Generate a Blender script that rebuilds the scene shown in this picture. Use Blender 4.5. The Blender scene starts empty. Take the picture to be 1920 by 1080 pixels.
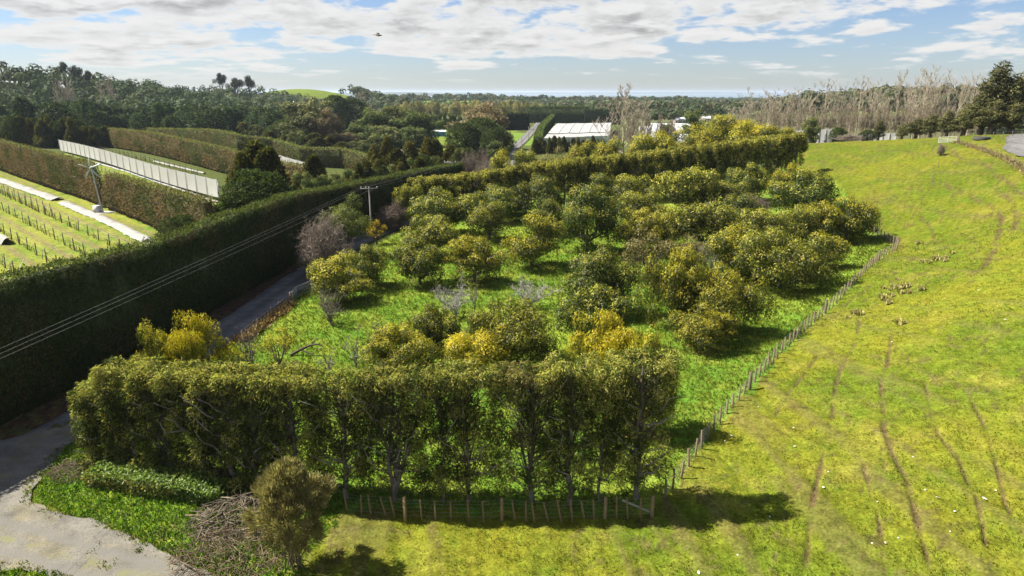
import bpy, bmesh, math, random
import numpy as np
from mathutils import Vector

S = bpy.context.scene
COL = S.collection
R = math.radians
rng = np.random.default_rng(7)
random.seed(7)

# ------------------------------------------------------------------ camera, sky, sun, exposure
CAM_Z, FPX, PITCH = 21.0, 1280.0, R(16.0)
cam_data = bpy.data.cameras.new('camera')
cam_data.sensor_width = 36.0
cam_data.lens = 36.0 * FPX / 1920.0
cam_data.clip_start = 0.5
cam_data.clip_end = 90000.0
cam = bpy.data.objects.new('camera', cam_data)
COL.objects.link(cam)
cam.location = (0, 0, CAM_Z)
cam.rotation_euler = (R(90) - PITCH, 0, 0)
S.camera = cam

SUN_EL, SUN_AZ = R(50.0), math.atan2(-0.965, 0.26)
sun_vec = Vector((math.sin(SUN_AZ) * math.cos(SUN_EL), math.cos(SUN_AZ) * math.cos(SUN_EL), math.sin(SUN_EL)))
sl = bpy.data.lights.new('sun', 'SUN')
sl.energy = 5.0
sl.angle = R(0.5)
sl.color = (1.0, 0.94, 0.83)
sun = bpy.data.objects.new('sun', sl)
COL.objects.link(sun)
sun.rotation_euler = (-sun_vec).to_track_quat('-Z', 'Y').to_euler()

W = bpy.data.worlds.new('World')
S.world = W
W.use_nodes = True
nt = W.node_tree
nt.nodes.clear()
def wn(t, **k):
    n = nt.nodes.new(t)
    for a, b in k.items(): setattr(n, a, b)
    return n
def wm(op, a, b=0.0, c=None, clamp=False):
    n = wn('ShaderNodeMath', operation=op, use_clamp=clamp)
    for i, v in enumerate((a, b, c)):
        if v is None: continue
        if hasattr(v, 'is_linked'): nt.links.new(v, n.inputs[i])
        else: n.inputs[i].default_value = v
    return n.outputs[0]
def wsmooth(v, lo, hi):
    n = wn('ShaderNodeMapRange', interpolation_type='SMOOTHSTEP')
    nt.links.new(v, n.inputs[0])
    n.inputs[1].default_value, n.inputs[2].default_value = lo, hi
    return n.outputs[0]
sky = wn('ShaderNodeTexSky', sky_type='NISHITA')
sky.sun_disc = False
sky.sun_elevation = SUN_EL
sky.sun_rotation = SUN_AZ % (2 * math.pi)
sky.air_density = 1.0
sky.dust_density = 0.35
sky.ozone_density = 1.6
tc = wn('ShaderNodeTexCoord')
sx = wn('ShaderNodeSeparateXYZ')
nt.links.new(tc.outputs['Generated'], sx.inputs[0])
az = wm('ARCTAN2', sx.outputs[0], sx.outputs[1])
el = wm('MAXIMUM', sx.outputs[2], 0.0)
elc = wm('ADD', el, 0.035)
cu = wm('MULTIPLY', az, 7.5)
cv = wm('MULTIPLY', wm('LOGARITHM', elc, math.e), 3.3)
def cloud_noise(dv, scale, detail, seed, su=1.0):
    cx = wn('ShaderNodeCombineXYZ')
    nt.links.new(wm('MULTIPLY', cu, su), cx.inputs[0])
    nt.links.new(wm('ADD', cv, dv), cx.inputs[1])
    cx.inputs[2].default_value = seed
    n = wn('ShaderNodeTexNoise')
    n.inputs['Scale'].default_value = scale
    n.inputs['Detail'].default_value = detail
    n.inputs['Roughness'].default_value = 0.56
    n.inputs['Distortion'].default_value = 0.15
    nt.links.new(cx.outputs[0], n.inputs['Vector'])
    return n.outputs[0]
big = cloud_noise(0.0, 0.45, 2.0, 3.7, .7)
n0 = cloud_noise(0.0, 2.0, 8.0, 11.3)
n1 = cloud_noise(0.24, 2.0, 6.0, 11.3)
dens = wm('ADD', wm('MULTIPLY', big, 0.55), wm('MULTIPLY', n0, 0.62))
dens_up = wm('ADD', wm('MULTIPLY', big, 0.55), wm('MULTIPLY', n1, 0.62))
# cover: more cloud higher up and towards the left (west), thinning to clear pale blue at the horizon
west = wsmooth(az, 0.75, -0.7)
cover = wm('ADD', wm('MULTIPLY', wsmooth(el, 0.0, 0.075), 0.138), wm('MULTIPLY', west, 0.045))
# cloud cover thinned overhead, above the view, to weaken the sky's fill light
dd = wm('SUBTRACT', wm('ADD', dens, cover), wm('MULTIPLY', wsmooth(el, 0.15, 0.6), 0.07))
mask = wsmooth(dd, 0.662, 0.745)
mask = wm('MULTIPLY', mask, wsmooth(el, 0.006, 0.035))
lit = wsmooth(wm('SUBTRACT', dens, dens_up), -0.13, 0.10)
thick = wsmooth(dd, 0.70, 0.86)
shade = wm('SUBTRACT', 1.0, wm('MULTIPLY', wm('SUBTRACT', 1.0, lit), wm('MULTIPLY', thick, 0.60)))
cc = wn('ShaderNodeMix', data_type='RGBA')
nt.links.new(shade, cc.inputs['Factor'])
cc.inputs['A'].default_value = (0.0, 0.0, 0.0, 1)
cc.inputs['B'].default_value = (1.0, 0.985, 0.955, 1)
bg1 = wn('ShaderNodeBackground')
tintn = wn('ShaderNodeVectorMath', operation='MULTIPLY')
nt.links.new(sky.outputs[0], tintn.inputs[0])
tintn.inputs[1].default_value = (.73, .81, 1.03)
nt.links.new(tintn.outputs[0], bg1.inputs[0])
bg1.inputs[1].default_value = 0.05
bg2 = wn('ShaderNodeBackground')
nt.links.new(cc.outputs['Result'], bg2.inputs[0])
bg2.inputs[1].default_value = 0.36
mx = wn('ShaderNodeMixShader')
nt.links.new(wm('MULTIPLY', mask, 0.93), mx.inputs[0])
nt.links.new(bg1.outputs[0], mx.inputs[1])
nt.links.new(bg2.outputs[0], mx.inputs[2])
wo = wn('ShaderNodeOutputWorld')
nt.links.new(mx.outputs[0], wo.inputs[0])

S.view_settings.view_transform = 'Standard'
S.view_settings.look = 'None'
S.view_settings.gamma = 1.0
S.view_settings.use_curve_mapping = False
S.view_settings.exposure = 1.3
S.render.engine = 'CYCLES'
cy = S.cycles
cy.max_bounces = 6
cy.diffuse_bounces = 3
cy.glossy_bounces = 2
cy.transmission_bounces = 4
cy.volume_bounces = 0
cy.use_denoising = True
cy.use_adaptive_sampling = True
cy.adaptive_threshold = 0.01
cy.sample_clamp_indirect = 4.0

# ------------------------------------------------------------------ noise
def _hash(ix, iy, seed):
    h = (ix.astype(np.int64) * 374761393 + iy.astype(np.int64) * 668265263 + seed * 1442695041) & 0xFFFFFFFF
    h = ((h ^ (h >> 13)) * 1274126177) & 0xFFFFFFFF
    return ((h ^ (h >> 16)) & 0xFFFFFF) / float(0xFFFFFF)
def vnoise(x, y, seed=0):
    x = np.asarray(x, float); y = np.asarray(y, float)
    ix, iy = np.floor(x), np.floor(y)
    fx, fy = x - ix, y - iy
    fx = fx * fx * (3 - 2 * fx); fy = fy * fy * (3 - 2 * fy)
    a, b = _hash(ix, iy, seed), _hash(ix + 1, iy, seed)
    c, d = _hash(ix, iy + 1, seed), _hash(ix + 1, iy + 1, seed)
    return (a + (b - a) * fx) * (1 - fy) + (c + (d - c) * fx) * fy
def fbm(x, y, seed=0, o=4):
    s, a, t = 0.0, 0.5, 0.0
    for i in range(o):
        s = s + a * vnoise(np.asarray(x) * 2 ** i, np.asarray(y) * 2 ** i, seed + i * 17)
        t += a; a *= 0.5
    return s / t
def sstep(v, lo, hi):
    t = np.clip((np.asarray(v, float) - lo) / (hi - lo), 0, 1)
    return t * t * (3 - 2 * t)

# ------------------------------------------------------------------ terrain height
CTRL = np.array([(-60,0,0),(0,0,0),(30,0,1.5),(-33,40,0),(0,32,0),(7,32,0),(-20,97,0),(-60,60,0),(-78,103,0),
 (-126,168,.5),(-160,250,.5),(-100,200,0),(-15,116,0),(-10,140,-.5),(10,60,0),(30.9,63.7,0),(20,95,.5),(54,95,.9),
 (35,120,1.8),(58,141,4.5),(74,178,8),(85,164,9.5),(86,135,12),(84,114,11.3),(64,84.4,6.2),(73.6,106.5,8.8),
 (71,123.5,7.6),(62,103.5,4.6),(44,69,3),(37,47,4.5),(28.6,34.6,3),(27.8,44.5,2),(21.5,24,1.5),(15,25.4,.5),
 (45,30,6),(60,50,9),(80,80,11),(110,110,12.5),(130,150,12),(110,230,3),(79,235,3),(130,250,3),(60,200,4),
 (40,170,2),(20,180,0),(0,200,-1.5),(-1,290,-3),(34,344,-3),(-57,231,-3.5),(-45,219,-4),(-113,262,0),(-157,300,0),
 (-190,260,1),(-186,320,2),(100,300,0),(170,300,1),(-60,330,-4),(200,200,8),(200,100,15),(-200,100,0),(-200,0,0),
 (200,0,14),(-50,160,-1),(-40,130,-.3)], float)
_c = CTRL[:, :2] / 100.0
def _U(r2): return np.where(r2 > 0, r2 * np.log(np.maximum(r2, 1e-12)), 0.0)
_K = _U(((_c[:, None] - _c[None]) ** 2).sum(-1)) + np.eye(len(_c)) * 0.004
_P = np.c_[np.ones(len(_c)), _c]
_A = np.zeros((len(_c) + 3,) * 2)
_A[:len(_c), :len(_c)] = _K; _A[:len(_c), len(_c):] = _P; _A[len(_c):, :len(_c)] = _P.T
_w = np.linalg.solve(_A, np.r_[CTRL[:, 2], 0, 0, 0])
# wooded hills on the left and a few far rises: (x, y, height, sx, sy)
HILLS = [(-410,500,30,125,95),(-330,640,15,90,110),(-640,640,30,190,170),(-300,830,15,70,120),(-262,960,24,95,80),
         (-430,1000,16,120,160),(-160,1500,10,220,200),(420,560,12,170,160),(300,1500,8,420,200)]
def H(x, y):
    x = np.asarray(x, float); y = np.asarray(y, float)
    shp = np.broadcast(x, y).shape
    X = np.clip(np.broadcast_to(x, shp).ravel(), -215, 215) / 100; Y = np.clip(np.broadcast_to(y, shp).ravel(), -25, 345) / 100
    out = np.empty(X.size)
    for a in range(0, X.size, 60000):
        xa, ya = X[a:a + 60000], Y[a:a + 60000]
        r2 = (xa[:, None] - _c[None, :, 0]) ** 2 + (ya[:, None] - _c[None, :, 1]) ** 2
        out[a:a + 60000] = _U(r2) @ _w[:len(_c)] + _w[-3] + _w[-2] * xa + _w[-1] * ya
    near = out.reshape(shp)
    plain = -3 - 0.0042 * np.maximum(y - 300, 0)
    w = sstep(y, 260, 430)
    h = near * (1 - w) + plain * w
    for hx, hy, hh, sx_, sy_ in HILLS:
        h = h + hh * np.exp(-((x - hx) / sx_) ** 2 - ((y - hy) / sy_) ** 2)
    return h
def h1(x, y): return float(H(np.array([x]), np.array([y]))[0])

CP, SP = math.cos(PITCH), math.sin(PITCH)
def ray(px, py):
    u, v = px - 960.0, py - 540.0
    return np.array([u, FPX * CP - v * SP, -FPX * SP - v * CP])
_ts = np.geomspace(0.008, 6.0, 900)
def G(px, py):                                   # where the ground shows at this place in the view
    d = ray(px, py)
    z = CAM_Z + d[2] * _ts - H(d[0] * _ts, d[1] * _ts)
    i = int(np.argmax(z < 0)) if (z < 0).any() else len(_ts) - 1
    a, b = _ts[max(i - 1, 0)], _ts[i]
    for _ in range(14):
        m = (a + b) / 2
        if CAM_Z + d[2] * m - h1(d[0] * m, d[1] * m) < 0: b = m
        else: a = m
    return np.array([d[0] * b, d[1] * b, h1(d[0] * b, d[1] * b)])
def D(px, py, y):                                # the point on a view ray at distance y
    d = ray(px, py); t = y / d[1]
    return np.array([d[0] * t, y, CAM_Z + d[2] * t])
def depth(p): return p[1] * CP - (p[2] - CAM_Z) * SP

# ------------------------------------------------------------------ mesh helpers
def mesh_np(name, V, faces, col=None, mats=(), midx=None, smooth=False):
    me = bpy.data.meshes.new(name)
    V = np.ascontiguousarray(V, dtype=np.float32)
    me.vertices.add(len(V)); me.vertices.foreach_set('co', V.ravel())
    loops = np.concatenate([f.ravel() for f in faces]).astype(np.int32)
    sizes = np.concatenate([np.full(len(f), f.shape[1], np.int32) for f in faces])
    starts = np.r_[0, np.cumsum(sizes)[:-1]].astype(np.int32)
    me.loops.add(len(loops)); me.loops.foreach_set('vertex_index', loops)
    me.polygons.add(len(sizes)); me.polygons.foreach_set('loop_start', starts)
    if midx is not None: me.polygons.foreach_set('material_index', np.asarray(midx, np.int32))
    if smooth: me.polygons.foreach_set('use_smooth', np.ones(len(sizes), bool))
    if col is not None:
        at = me.attributes.new('Col', 'FLOAT_COLOR', 'POINT')
        c4 = np.ones((len(V), 4), np.float32); c4[:, :3] = col
        at.data.foreach_set('color', c4.ravel())
    for m in mats: me.materials.append(m)
    me.update(calc_edges=True); me.validate()
    return me
class MB:
    def __init__(s): s.V, s.Q, s.T, s.C, s.n = [], [], [], [], 0
    def add(s, V, Q=None, T=None, col=(.5, .5, .5)):
        V = np.asarray(V, float).reshape(-1, 3)
        s.V.append(V)
        if Q is not None and len(Q): s.Q.append(np.asarray(Q).reshape(-1, 4) + s.n)
        if T is not None and len(T): s.T.append(np.asarray(T).reshape(-1, 3) + s.n)
        c = np.asarray(col, float)
        s.C.append(np.broadcast_to(c, (len(V), 3)) if c.ndim == 1 else c)
        s.n += len(V); return s
    def box(s, lo, hi, col=(.5, .5, .5), rot=None, at=(0, 0, 0)):
        lo, hi = np.array(lo, float), np.array(hi, float)
        v = np.array([[(lo, hi)[i][0], (lo, hi)[j][1], (lo, hi)[k][2]] for k in (0, 1) for j in (0, 1) for i in (0, 1)])
        if rot is not None: v = v @ np.asarray(rot).T
        return s.add(v + np.array(at), [[0, 2, 3, 1], [4, 5, 7, 6], [0, 1, 5, 4], [2, 6, 7, 3], [0, 4, 6, 2], [1, 3, 7, 5]], col=col)
    def segs(s, P0, P1, R0, R1, k=4, col=(.5, .5, .5), cap=False):
        P0, P1 = np.asarray(P0, float).reshape(-1, 3), np.asarray(P1, float).reshape(-1, 3)
        n = len(P0); R0 = np.broadcast_to(np.asarray(R0, float), (n,)); R1 = np.broadcast_to(np.asarray(R1, float), (n,))
        d = P1 - P0; d /= np.maximum(np.linalg.norm(d, axis=1, keepdims=True), 1e-9)
        a = np.where(np.abs(d[:, 2:3]) > .9, np.array([[1., 0, 0]]), np.array([[0, 0, 1.]]))
        e1 = np.cross(d, a); e1 /= np.linalg.norm(e1, axis=1, keepdims=True); e2 = np.cross(d, e1)
        ang = np.arange(k) * 2 * np.pi / k
        ring = e1[:, None] * np.cos(ang)[None, :, None] + e2[:, None] * np.sin(ang)[None, :, None]
        V = np.concatenate([P0[:, None] + ring * R0[:, None, None], P1[:, None] + ring * R1[:, None, None]], 1)
        i = np.arange(k); q = np.stack([i, (i + 1) % k, (i + 1) % k + k, i + k], 1)
        Q = (q[None] + (np.arange(n) * 2 * k)[:, None, None]).reshape(-1, 4)
        T = []
        if cap:
            t = np.array([[k, k + j, k + j + 1] for j in range(1, k - 1)])
            T = (t[None] + (np.arange(n) * 2 * k)[:, None, None]).reshape(-1, 3)
        c = np.asarray(col, float)
        if c.ndim == 2: c = np.repeat(c, 2 * k, 0)
        return s.add(V, Q, T, c)
    def leaves(s, P, D_, N, L, Wd, col, bend=0.18):
        P, D_, N = np.asarray(P), np.asarray(D_), np.asarray(N)
        n = len(P); L = np.broadcast_to(L, (n,))[:, None]; Wd = np.broadcast_to(Wd, (n,))[:, None]
        D_ = D_ / np.maximum(np.linalg.norm(D_, axis=1, keepdims=True), 1e-9)
        Sd = np.cross(D_, N); Sd /= np.maximum(np.linalg.norm(Sd, axis=1, keepdims=True), 1e-9)
        Nn = np.cross(Sd, D_)
        mid = P + D_ * L * .45 + Nn * L * bend * .5
        V = np.stack([P, mid + Sd * Wd * .5, P + D_ * L - Nn * L * bend * .3, mid - Sd * Wd * .5], 1).reshape(-1, 3)
        b = np.arange(n) * 4
        T = np.stack([b, b + 1, b + 2, b, b + 2, b + 3], 1).reshape(-1, 3)
        c = np.asarray(col, float)
        if c.ndim == 2: c = np.repeat(c, 4, 0)
        return s.add(V, None, T, c)
    def mesh(s, name, mat, smooth=False):
        f = []
        if s.Q: f.append(np.concatenate(s.Q))
        if s.T: f.append(np.concatenate(s.T))
        return mesh_np(name, np.concatenate(s.V), f, np.concatenate(s.C), (mat,), smooth=smooth)
    def build(s, name, mat, parent=None, smooth=False, **props):
        return link(name, s.mesh(name, mat, smooth), parent, **props)
def link(name, me, parent=None, **props):
    o = bpy.data.objects.new(name, me)
    COL.objects.link(o)
    if parent is not None: o.parent = parent
    for k, v in props.items():
        if v is not None: o[k] = v
    return o
def thing(name, label, cat, loc=(0, 0, 0), rz=0.0, group=None, scale=(1, 1, 1)):
    o = bpy.data.objects.new(name, None)
    COL.objects.link(o)
    o.empty_display_size = 0.3
    o.location = loc; o.rotation_euler = (0, 0, rz); o.scale = scale
    o['label'] = label; o['category'] = cat
    if group: o['group'] = group
    return o
def rdir(n, zlo=-1.0, g=None):
    g = g or rng
    z = g.uniform(zlo, 1, n); a = g.uniform(0, 2 * np.pi, n); r = np.sqrt(1 - z * z)
    return np.stack([r * np.cos(a), r * np.sin(a), z], 1)

# ------------------------------------------------------------------ materials
def newmat(name):
    m = bpy.data.materials.new(name); m.use_nodes = True
    t = m.node_tree; t.nodes.clear()
    return m, t
def N(t, typ, **k):
    n = t.nodes.new(typ)
    for a, b in k.items(): setattr(n, a, b)
    return n
def out(t, sh):
    o = N(t, 'ShaderNodeOutputMaterial'); t.links.new(sh, o.inputs['Surface'])
def noise(t, scale, detail=3, rough=.55, coord='Object'):
    c = N(t, 'ShaderNodeTexCoord'); n = N(t, 'ShaderNodeTexNoise')
    n.inputs['Scale'].default_value = scale; n.inputs['Detail'].default_value = detail; n.inputs['Roughness'].default_value = rough
    t.links.new(c.outputs[coord], n.inputs['Vector']); return n.outputs[0]
def ramp(t, v, a, b, lo=0.0, hi=1.0):
    r = N(t, 'ShaderNodeMapRange'); t.links.new(v, r.inputs[0])
    r.inputs[1].default_value, r.inputs[2].default_value, r.inputs[3].default_value, r.inputs[4].default_value = lo, hi, a, b
    return r.outputs[0]
def mulc(t, c, f):
    m = N(t, 'ShaderNodeVectorMath', operation='SCALE'); t.links.new(c, m.inputs[0]); t.links.new(f, m.inputs['Scale']); return m.outputs[0]
def mixc(t, f, a, b):
    m = N(t, 'ShaderNodeMix', data_type='RGBA'); t.links.new(f, m.inputs['Factor'])
    for k, v in (('A', a), ('B', b)):
        if hasattr(v, 'is_linked'): t.links.new(v, m.inputs[k])
        else: m.inputs[k].default_value = (*v, 1)
    return m.outputs['Result']
def mat_leaf(name, trans=.32, rough=.5, spec=.35, var=.25):
    m, t = newmat(name)
    a = N(t, 'ShaderNodeAttribute', attribute_name='Col')
    oi = N(t, 'ShaderNodeObjectInfo')
    c = mulc(t, a.outputs['Color'], ramp(t, oi.outputs['Random'], 1 - var, 1 + var))
    b = N(t, 'ShaderNodeBsdfPrincipled'); t.links.new(c, b.inputs['Base Color'])
    b.inputs['Roughness'].default_value = rough; b.inputs['Specular IOR Level'].default_value = spec
    tr = N(t, 'ShaderNodeBsdfTranslucent')
    g = N(t, 'ShaderNodeVectorMath', operation='MULTIPLY'); t.links.new(c, g.inputs[0]); g.inputs[1].default_value = (1.25, 1.3, .7)
    t.links.new(g.outputs[0], tr.inputs[0])
    mx = N(t, 'ShaderNodeMixShader'); mx.inputs[0].default_value = trans
    t.links.new(b.outputs[0], mx.inputs[1]); t.links.new(tr.outputs[0], mx.inputs[2]); out(t, mx.outputs[0])
    return m
def mat_attr(name, rough=.8, nscale=6.0, amp=.3, bump=0.0, bscale=20.0, spec=.25):
    m, t = newmat(name)
    a = N(t, 'ShaderNodeAttribute', attribute_name='Col')
    c = mulc(t, a.outputs['Color'], ramp(t, noise(t, nscale, 5), 1 - amp, 1 + amp, .25, .75))
    b = N(t, 'ShaderNodeBsdfPrincipled'); t.links.new(c, b.inputs['Base Color'])
    b.inputs['Roughness'].default_value = rough; b.inputs['Specular IOR Level'].default_value = spec
    if bump:
        bp = N(t, 'ShaderNodeBump'); bp.inputs['Strength'].default_value = .7; bp.inputs['Distance'].default_value = bump
        t.links.new(noise(t, bscale, 4), bp.inputs['Height']); t.links.new(bp.outputs[0], b.inputs['Normal'])
    out(t, b.outputs[0]); return m
M_AVO = mat_leaf('avocado_leaf', .34, .45, .3, .2)
M_NEEDLE = mat_leaf('conifer_spray', .32, .65, .12, .15)
M_HEDGE = mat_leaf('hedge_leaf', .22, .7, .1, .05)
M_FAR = mat_leaf('far_leaf', .22, .7, .1, .3)
M_GRASS = mat_leaf('grass_blade', .35, .65, .1, .0)
M_BARK = mat_attr('bark', .85, 5, .35)
M_TWIG = mat_attr('bare_twig', .85, 3, .2)
M_WOOD = mat_attr('weathered_wood', .8, 9, .35)
M_CLOTH = mat_attr('white_cloth', .75, 1.5, .07, spec=.2)
M_PAINT = mat_attr('painted_metal', .45, 2, .08, spec=.5)
M_CONC = mat_attr('concrete', .8, 4, .15)
M_CORE = mat_attr('inner_foliage', .9, 2.2, .5, bump=.25, bscale=3)

# ------------------------------------------------------------------ paths on the ground
def px_path(pts): return np.array([G(*p) for p in pts])
def resample(P, step):
    P = np.asarray(P, float)
    Q = [P[0]]
    for i in range(len(P) - 1):                     # Catmull-Rom
        p0, p1, p2, p3 = P[max(i - 1, 0)], P[i], P[i + 1], P[min(i + 2, len(P) - 1)]
        n = max(2, int(np.linalg.norm(p2 - p1) / step))
        for k in range(1, n + 1):
            u = k / n
            Q.append(.5 * ((2 * p1) + (-p0 + p2) * u + (2 * p0 - 5 * p1 + 4 * p2 - p3) * u * u + (-p0 + 3 * p1 - 3 * p2 + p3) * u ** 3))
    return np.array(Q)
def dist_path(x, y, P):
    d = np.full(np.shape(x), 1e9)
    lo, hi = P[:, :2].min(0) - 12, P[:, :2].max(0) + 12
    m = (x > lo[0]) & (x < hi[0]) & (y > lo[1]) & (y < hi[1])
    xs, ys = x[m], y[m]; dm = np.full(xs.shape, 1e9)
    for a, b in zip(P[:-1], P[1:]):
        e = b[:2] - a[:2]; L = max(e @ e, 1e-9)
        u = np.clip(((xs - a[0]) * e[0] + (ys - a[1]) * e[1]) / L, 0, 1)
        dm = np.minimum(dm, np.hypot(xs - a[0] - u * e[0], ys - a[1] - u * e[1]))
    d[m] = dm; return d
def inside(x, y, P):
    r = np.zeros(np.shape(x), bool); n = len(P); j = n - 1
    for i in range(n):
        xi, yi, xj, yj = P[i][0], P[i][1], P[j][0], P[j][1]
        c = ((yi > y) != (yj > y)) & (x < (xj - xi) * (y - yi) / (yj - yi + 1e-12) + xi)
        r ^= c; j = i
    return r
ROAD = np.array([(-40,8),(-34,24),(-29.6,37),(-27.3,50),(-25.8,63.7),(-24.9,78),(-22.9,97),(-18.5,111),(-11.5,126),(-6,142),(-3,180),(-1.5,230),(-1,290),(7,380),(20,556),(34,760)], float)
ROADR = resample(np.c_[ROAD, np.zeros(len(ROAD))], 1.2)
HEDGE_FACE = np.array([(-42,18),(-36.5,30),(-33.4,40),(-30.6,58),(-28.6,72),(-27.3,86),(-25.6,100),(-21.5,112),(-15,127),(-9.7,140)], float)
DRIVE = np.array([(-40,33.5),(-34,37.5),(-31.4,39),(-28.2,41.5),(-27.4,40.6),(-27.2,37),(-26.6,33.8),(-25.6,32.1),(-23.6,31),(-20.6,29.9),(-17.4,28.3),(-14.4,26.7),(-11,25),(-6,22.6),(0,19),(-2,16.5),(-9,20.5),(-14,23),(-18,25.2),(-21.4,26.2),(-24.6,26.6),(-27,27.4),(-31,24),(-37,16),(-42,20)], float)
TURN = px_path([(1925,302),(1905,296),(1890,288),(1884,282),(1890,275),(1904,270),(1925,266)])
VINE_DIR = np.array([.715, -.699]); VINE_N = np.array([.699, .715])

TRACKS = [(.24, [(1612,600),(1604,642),(1587,671),(1571,707),(1564,747),(1558,804),(1545,850),(1532,905),(1520,970),(1512,1060)]),
 (.24, [(1672,630),(1664,680),(1653,715),(1658,769),(1658,804),(1671,844),(1698,893),(1711,947),(1724,990),(1745,1060)]),
 (.16, [(1735,720),(1747,778),(1769,827),(1800,867),(1830,930),(1850,1020)]),(.16, [(1809,729),(1831,769),(1853,813),(1870,880),(1895,960)]),
 (.17, [(1620,880),(1635,929),(1649,978),(1660,1060)]),(.15,[(1440,800),(1470,750),(1505,705),(1530,670)]),
 (.5, [(1773,273),(1813,300),(1847,310),(1867,327),(1897,347),(1925,372)]),
 (.42, [(1747,340),(1800,357),(1840,377),(1867,390),(1877,407),(1873,437),(1858,480),(1830,510),(1780,522)]),
 (.4, [(1860,345),(1872,356),(1900,380),(1905,415),(1895,440)]),(.25,[(1690,388),(1720,400),(1745,425),(1752,452)]),
 (.2,[(1720,480),(1700,500),(1660,520),(1600,560),(1560,600)]),(.2,[(1620,372),(1660,392),(1700,420)])]
TRACKS = [(w * (.62 if w < .3 else .8), resample(px_path(p), .8)) for w, p in TRACKS]
FENCE_R = px_path([(1222,966),(1240,945),(1254,926),(1266,909),(1280,892),(1292,875),(1340,805),(1400,735),(1460,668),(1515,615),(1547,588),(1605,530),(1650,487),(1682,462)])
ORCH = np.array([(p[0], p[1]) for p in [FENCE_R[0], *FENCE_R[6:], G(1632,430), (60,128), (59,141), (58,150), (30,150), (-6,150), (-10,128), (-17,108), (-20.2,92), (-22,78), (-23.6,64), (-24.6,53), (-25,44), (-24.2,37.4), (-9,31.5)]])
KIWI = np.array([(-36,44),(-33,58),(-31,72),(-29.5,88),(-28,101),(-50,130),(-90,170),(-150,240),(-230,260),(-230,40)], float)
GREEN_FIELD = np.array([(-30,270),(-8,262),(-8,300),(-2,400),(12,556),(-20,560),(-70,470),(-62,420),(-40,330)], float)

# ------------------------------------------------------------------ ground: one sheet, finer near the camera
srow = np.r_[np.arange(-70, 10, 5.0), np.geomspace(10.5, 9000, 570)]
sc_ = np.r_[np.linspace(-.92, .10, 230)[:-1], np.linspace(.10, .92, 330)]
ss = np.r_[np.linspace(-2.4, -.94, 36), sc_, np.linspace(.94, 2.4, 36)]
GX = ss[None, :] * np.sqrt(np.maximum(srow, 0) ** 2 + 20 ** 2)[:, None]
GY = np.repeat(srow[:, None], len(ss), 1)
GZ = H(GX, GY)
d_road = dist_path(GX, GY, ROADR)
in_drive = inside(GX, GY, DRIVE)
d_drive = dist_path(GX, GY, np.c_[np.r_[DRIVE, DRIVE[:1]], np.zeros(len(DRIVE) + 1)])
flat = np.maximum(1 - sstep(d_road, 2.2, 4.0), np.where(in_drive, 1.0, 1 - sstep(d_drive, .1, 1.2)))
wx = GX + (vnoise(GX * .9, GY * .9, 5) - .5) * 1.2; wy = GY + (vnoise(GX * .9, GY * .9, 9) - .5) * 1.2
m_orch = inside(wx, wy, ORCH)
m_kiwi = inside(GX, GY, KIWI)
m_past = (GX > np.interp(wy, [10, 31.2, 31.7, 64, 95, 141, 180], [-11, -10.5, 6.7, 31, 54, 60, 62]) + (wx - GX) * .8) & (GY < 260)
m_green = inside(GX, GY, GREEN_FIELD) | ((np.hypot((GX + 262) / 70, (GY - 950) / 60) < 1)) | (np.hypot((GX + 400) / 34, (GY - 545) / 24) < 1)
# relief
bump = (fbm(GX * .55, GY * .55, 21, 4) - .5) * .34 + (fbm(GX * 2.3, GY * 2.3, 31, 3) - .5) * .12
terrace = (fbm(GX * .9 + GY * .12, GY * .10, 41, 3) - .5)
near_w = 1 - sstep(GY, 160, 260)
relief = bump * np.where(m_orch, .8, 1.0) + np.where(m_past, terrace * .42, 0)
GZ = GZ + relief * near_w * (1 - flat) - flat * .05
dirt = np.zeros_like(GX)
for w_, P in TRACKS:
    d = dist_path(GX, GY, P)
    wob = .55 + 1.0 * vnoise(GX * 1.1, GY * 1.1, 77)
    k = 1 - sstep(d, w_ * .25 * wob, w_ * 1.35 * wob)
    k = k * (.15 + .95 * sstep(fbm(GX * 1.3, GY * .7, 91, 3), .36, .60))
    dirt = np.maximum(dirt, np.clip(k, 0, 1))
    GZ -= .13 * k * near_w
# colour (albedo)
def lerp(a, b, f): return a + (np.asarray(b) - a) * f[..., None]
C = np.empty(GX.shape + (3,)); C[:] = (.070, .085, .025)
n_lo = fbm(GX * .07, GY * .07, 3, 4); n_md = fbm(GX * .45, GY * .45, 4, 4); n_hi = fbm(GX * 2.4, GY * 2.4, 6, 3)
far_patch = vnoise(GX * .006, GY * .004, 13)
fp = (GY > 330)
C = np.where((fp & (far_patch > .58))[..., None], np.array((.12, .19, .03)), C)
C = np.where((fp & (far_patch < .3))[..., None], np.array((.10, .105, .05)), C)
pa = lerp(np.broadcast_to(np.array((.152, .163, .016)), C.shape), (.110, .142, .013), sstep(n_lo, .42, .64))
pa = lerp(pa, (.215, .195, .034), sstep(n_md, .52, .76) * .55)
pa = lerp(pa, (.085, .130, .012), sstep(n_hi, .55, .78) * .5)
strk = fbm(GX * .9 + GY * .12, GY * .10, 41, 3)
pa = lerp(pa, (.12, .105, .035), sstep(strk, .60, .74) * .55)
pa = lerp(pa, (.10, .075, .035), sstep(fbm(GX * 1.7, GY * 1.7, 8, 3), .64, .74) * .6 * sstep(n_lo, .3, .5))
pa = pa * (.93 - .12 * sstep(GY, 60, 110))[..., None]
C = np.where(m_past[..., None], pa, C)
oc = lerp(np.broadcast_to(np.array((.105, .178, .020)), C.shape), (.16, .205, .026), sstep(n_md, .45, .65))
oc = lerp(oc, (.065, .155, .012), sstep(n_hi, .5, .75) * .6)
oc = lerp(oc, (.19, .24, .03), sstep(n_lo, .5, .7) * .6)
C = np.where(m_orch[..., None], oc, C)
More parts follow.
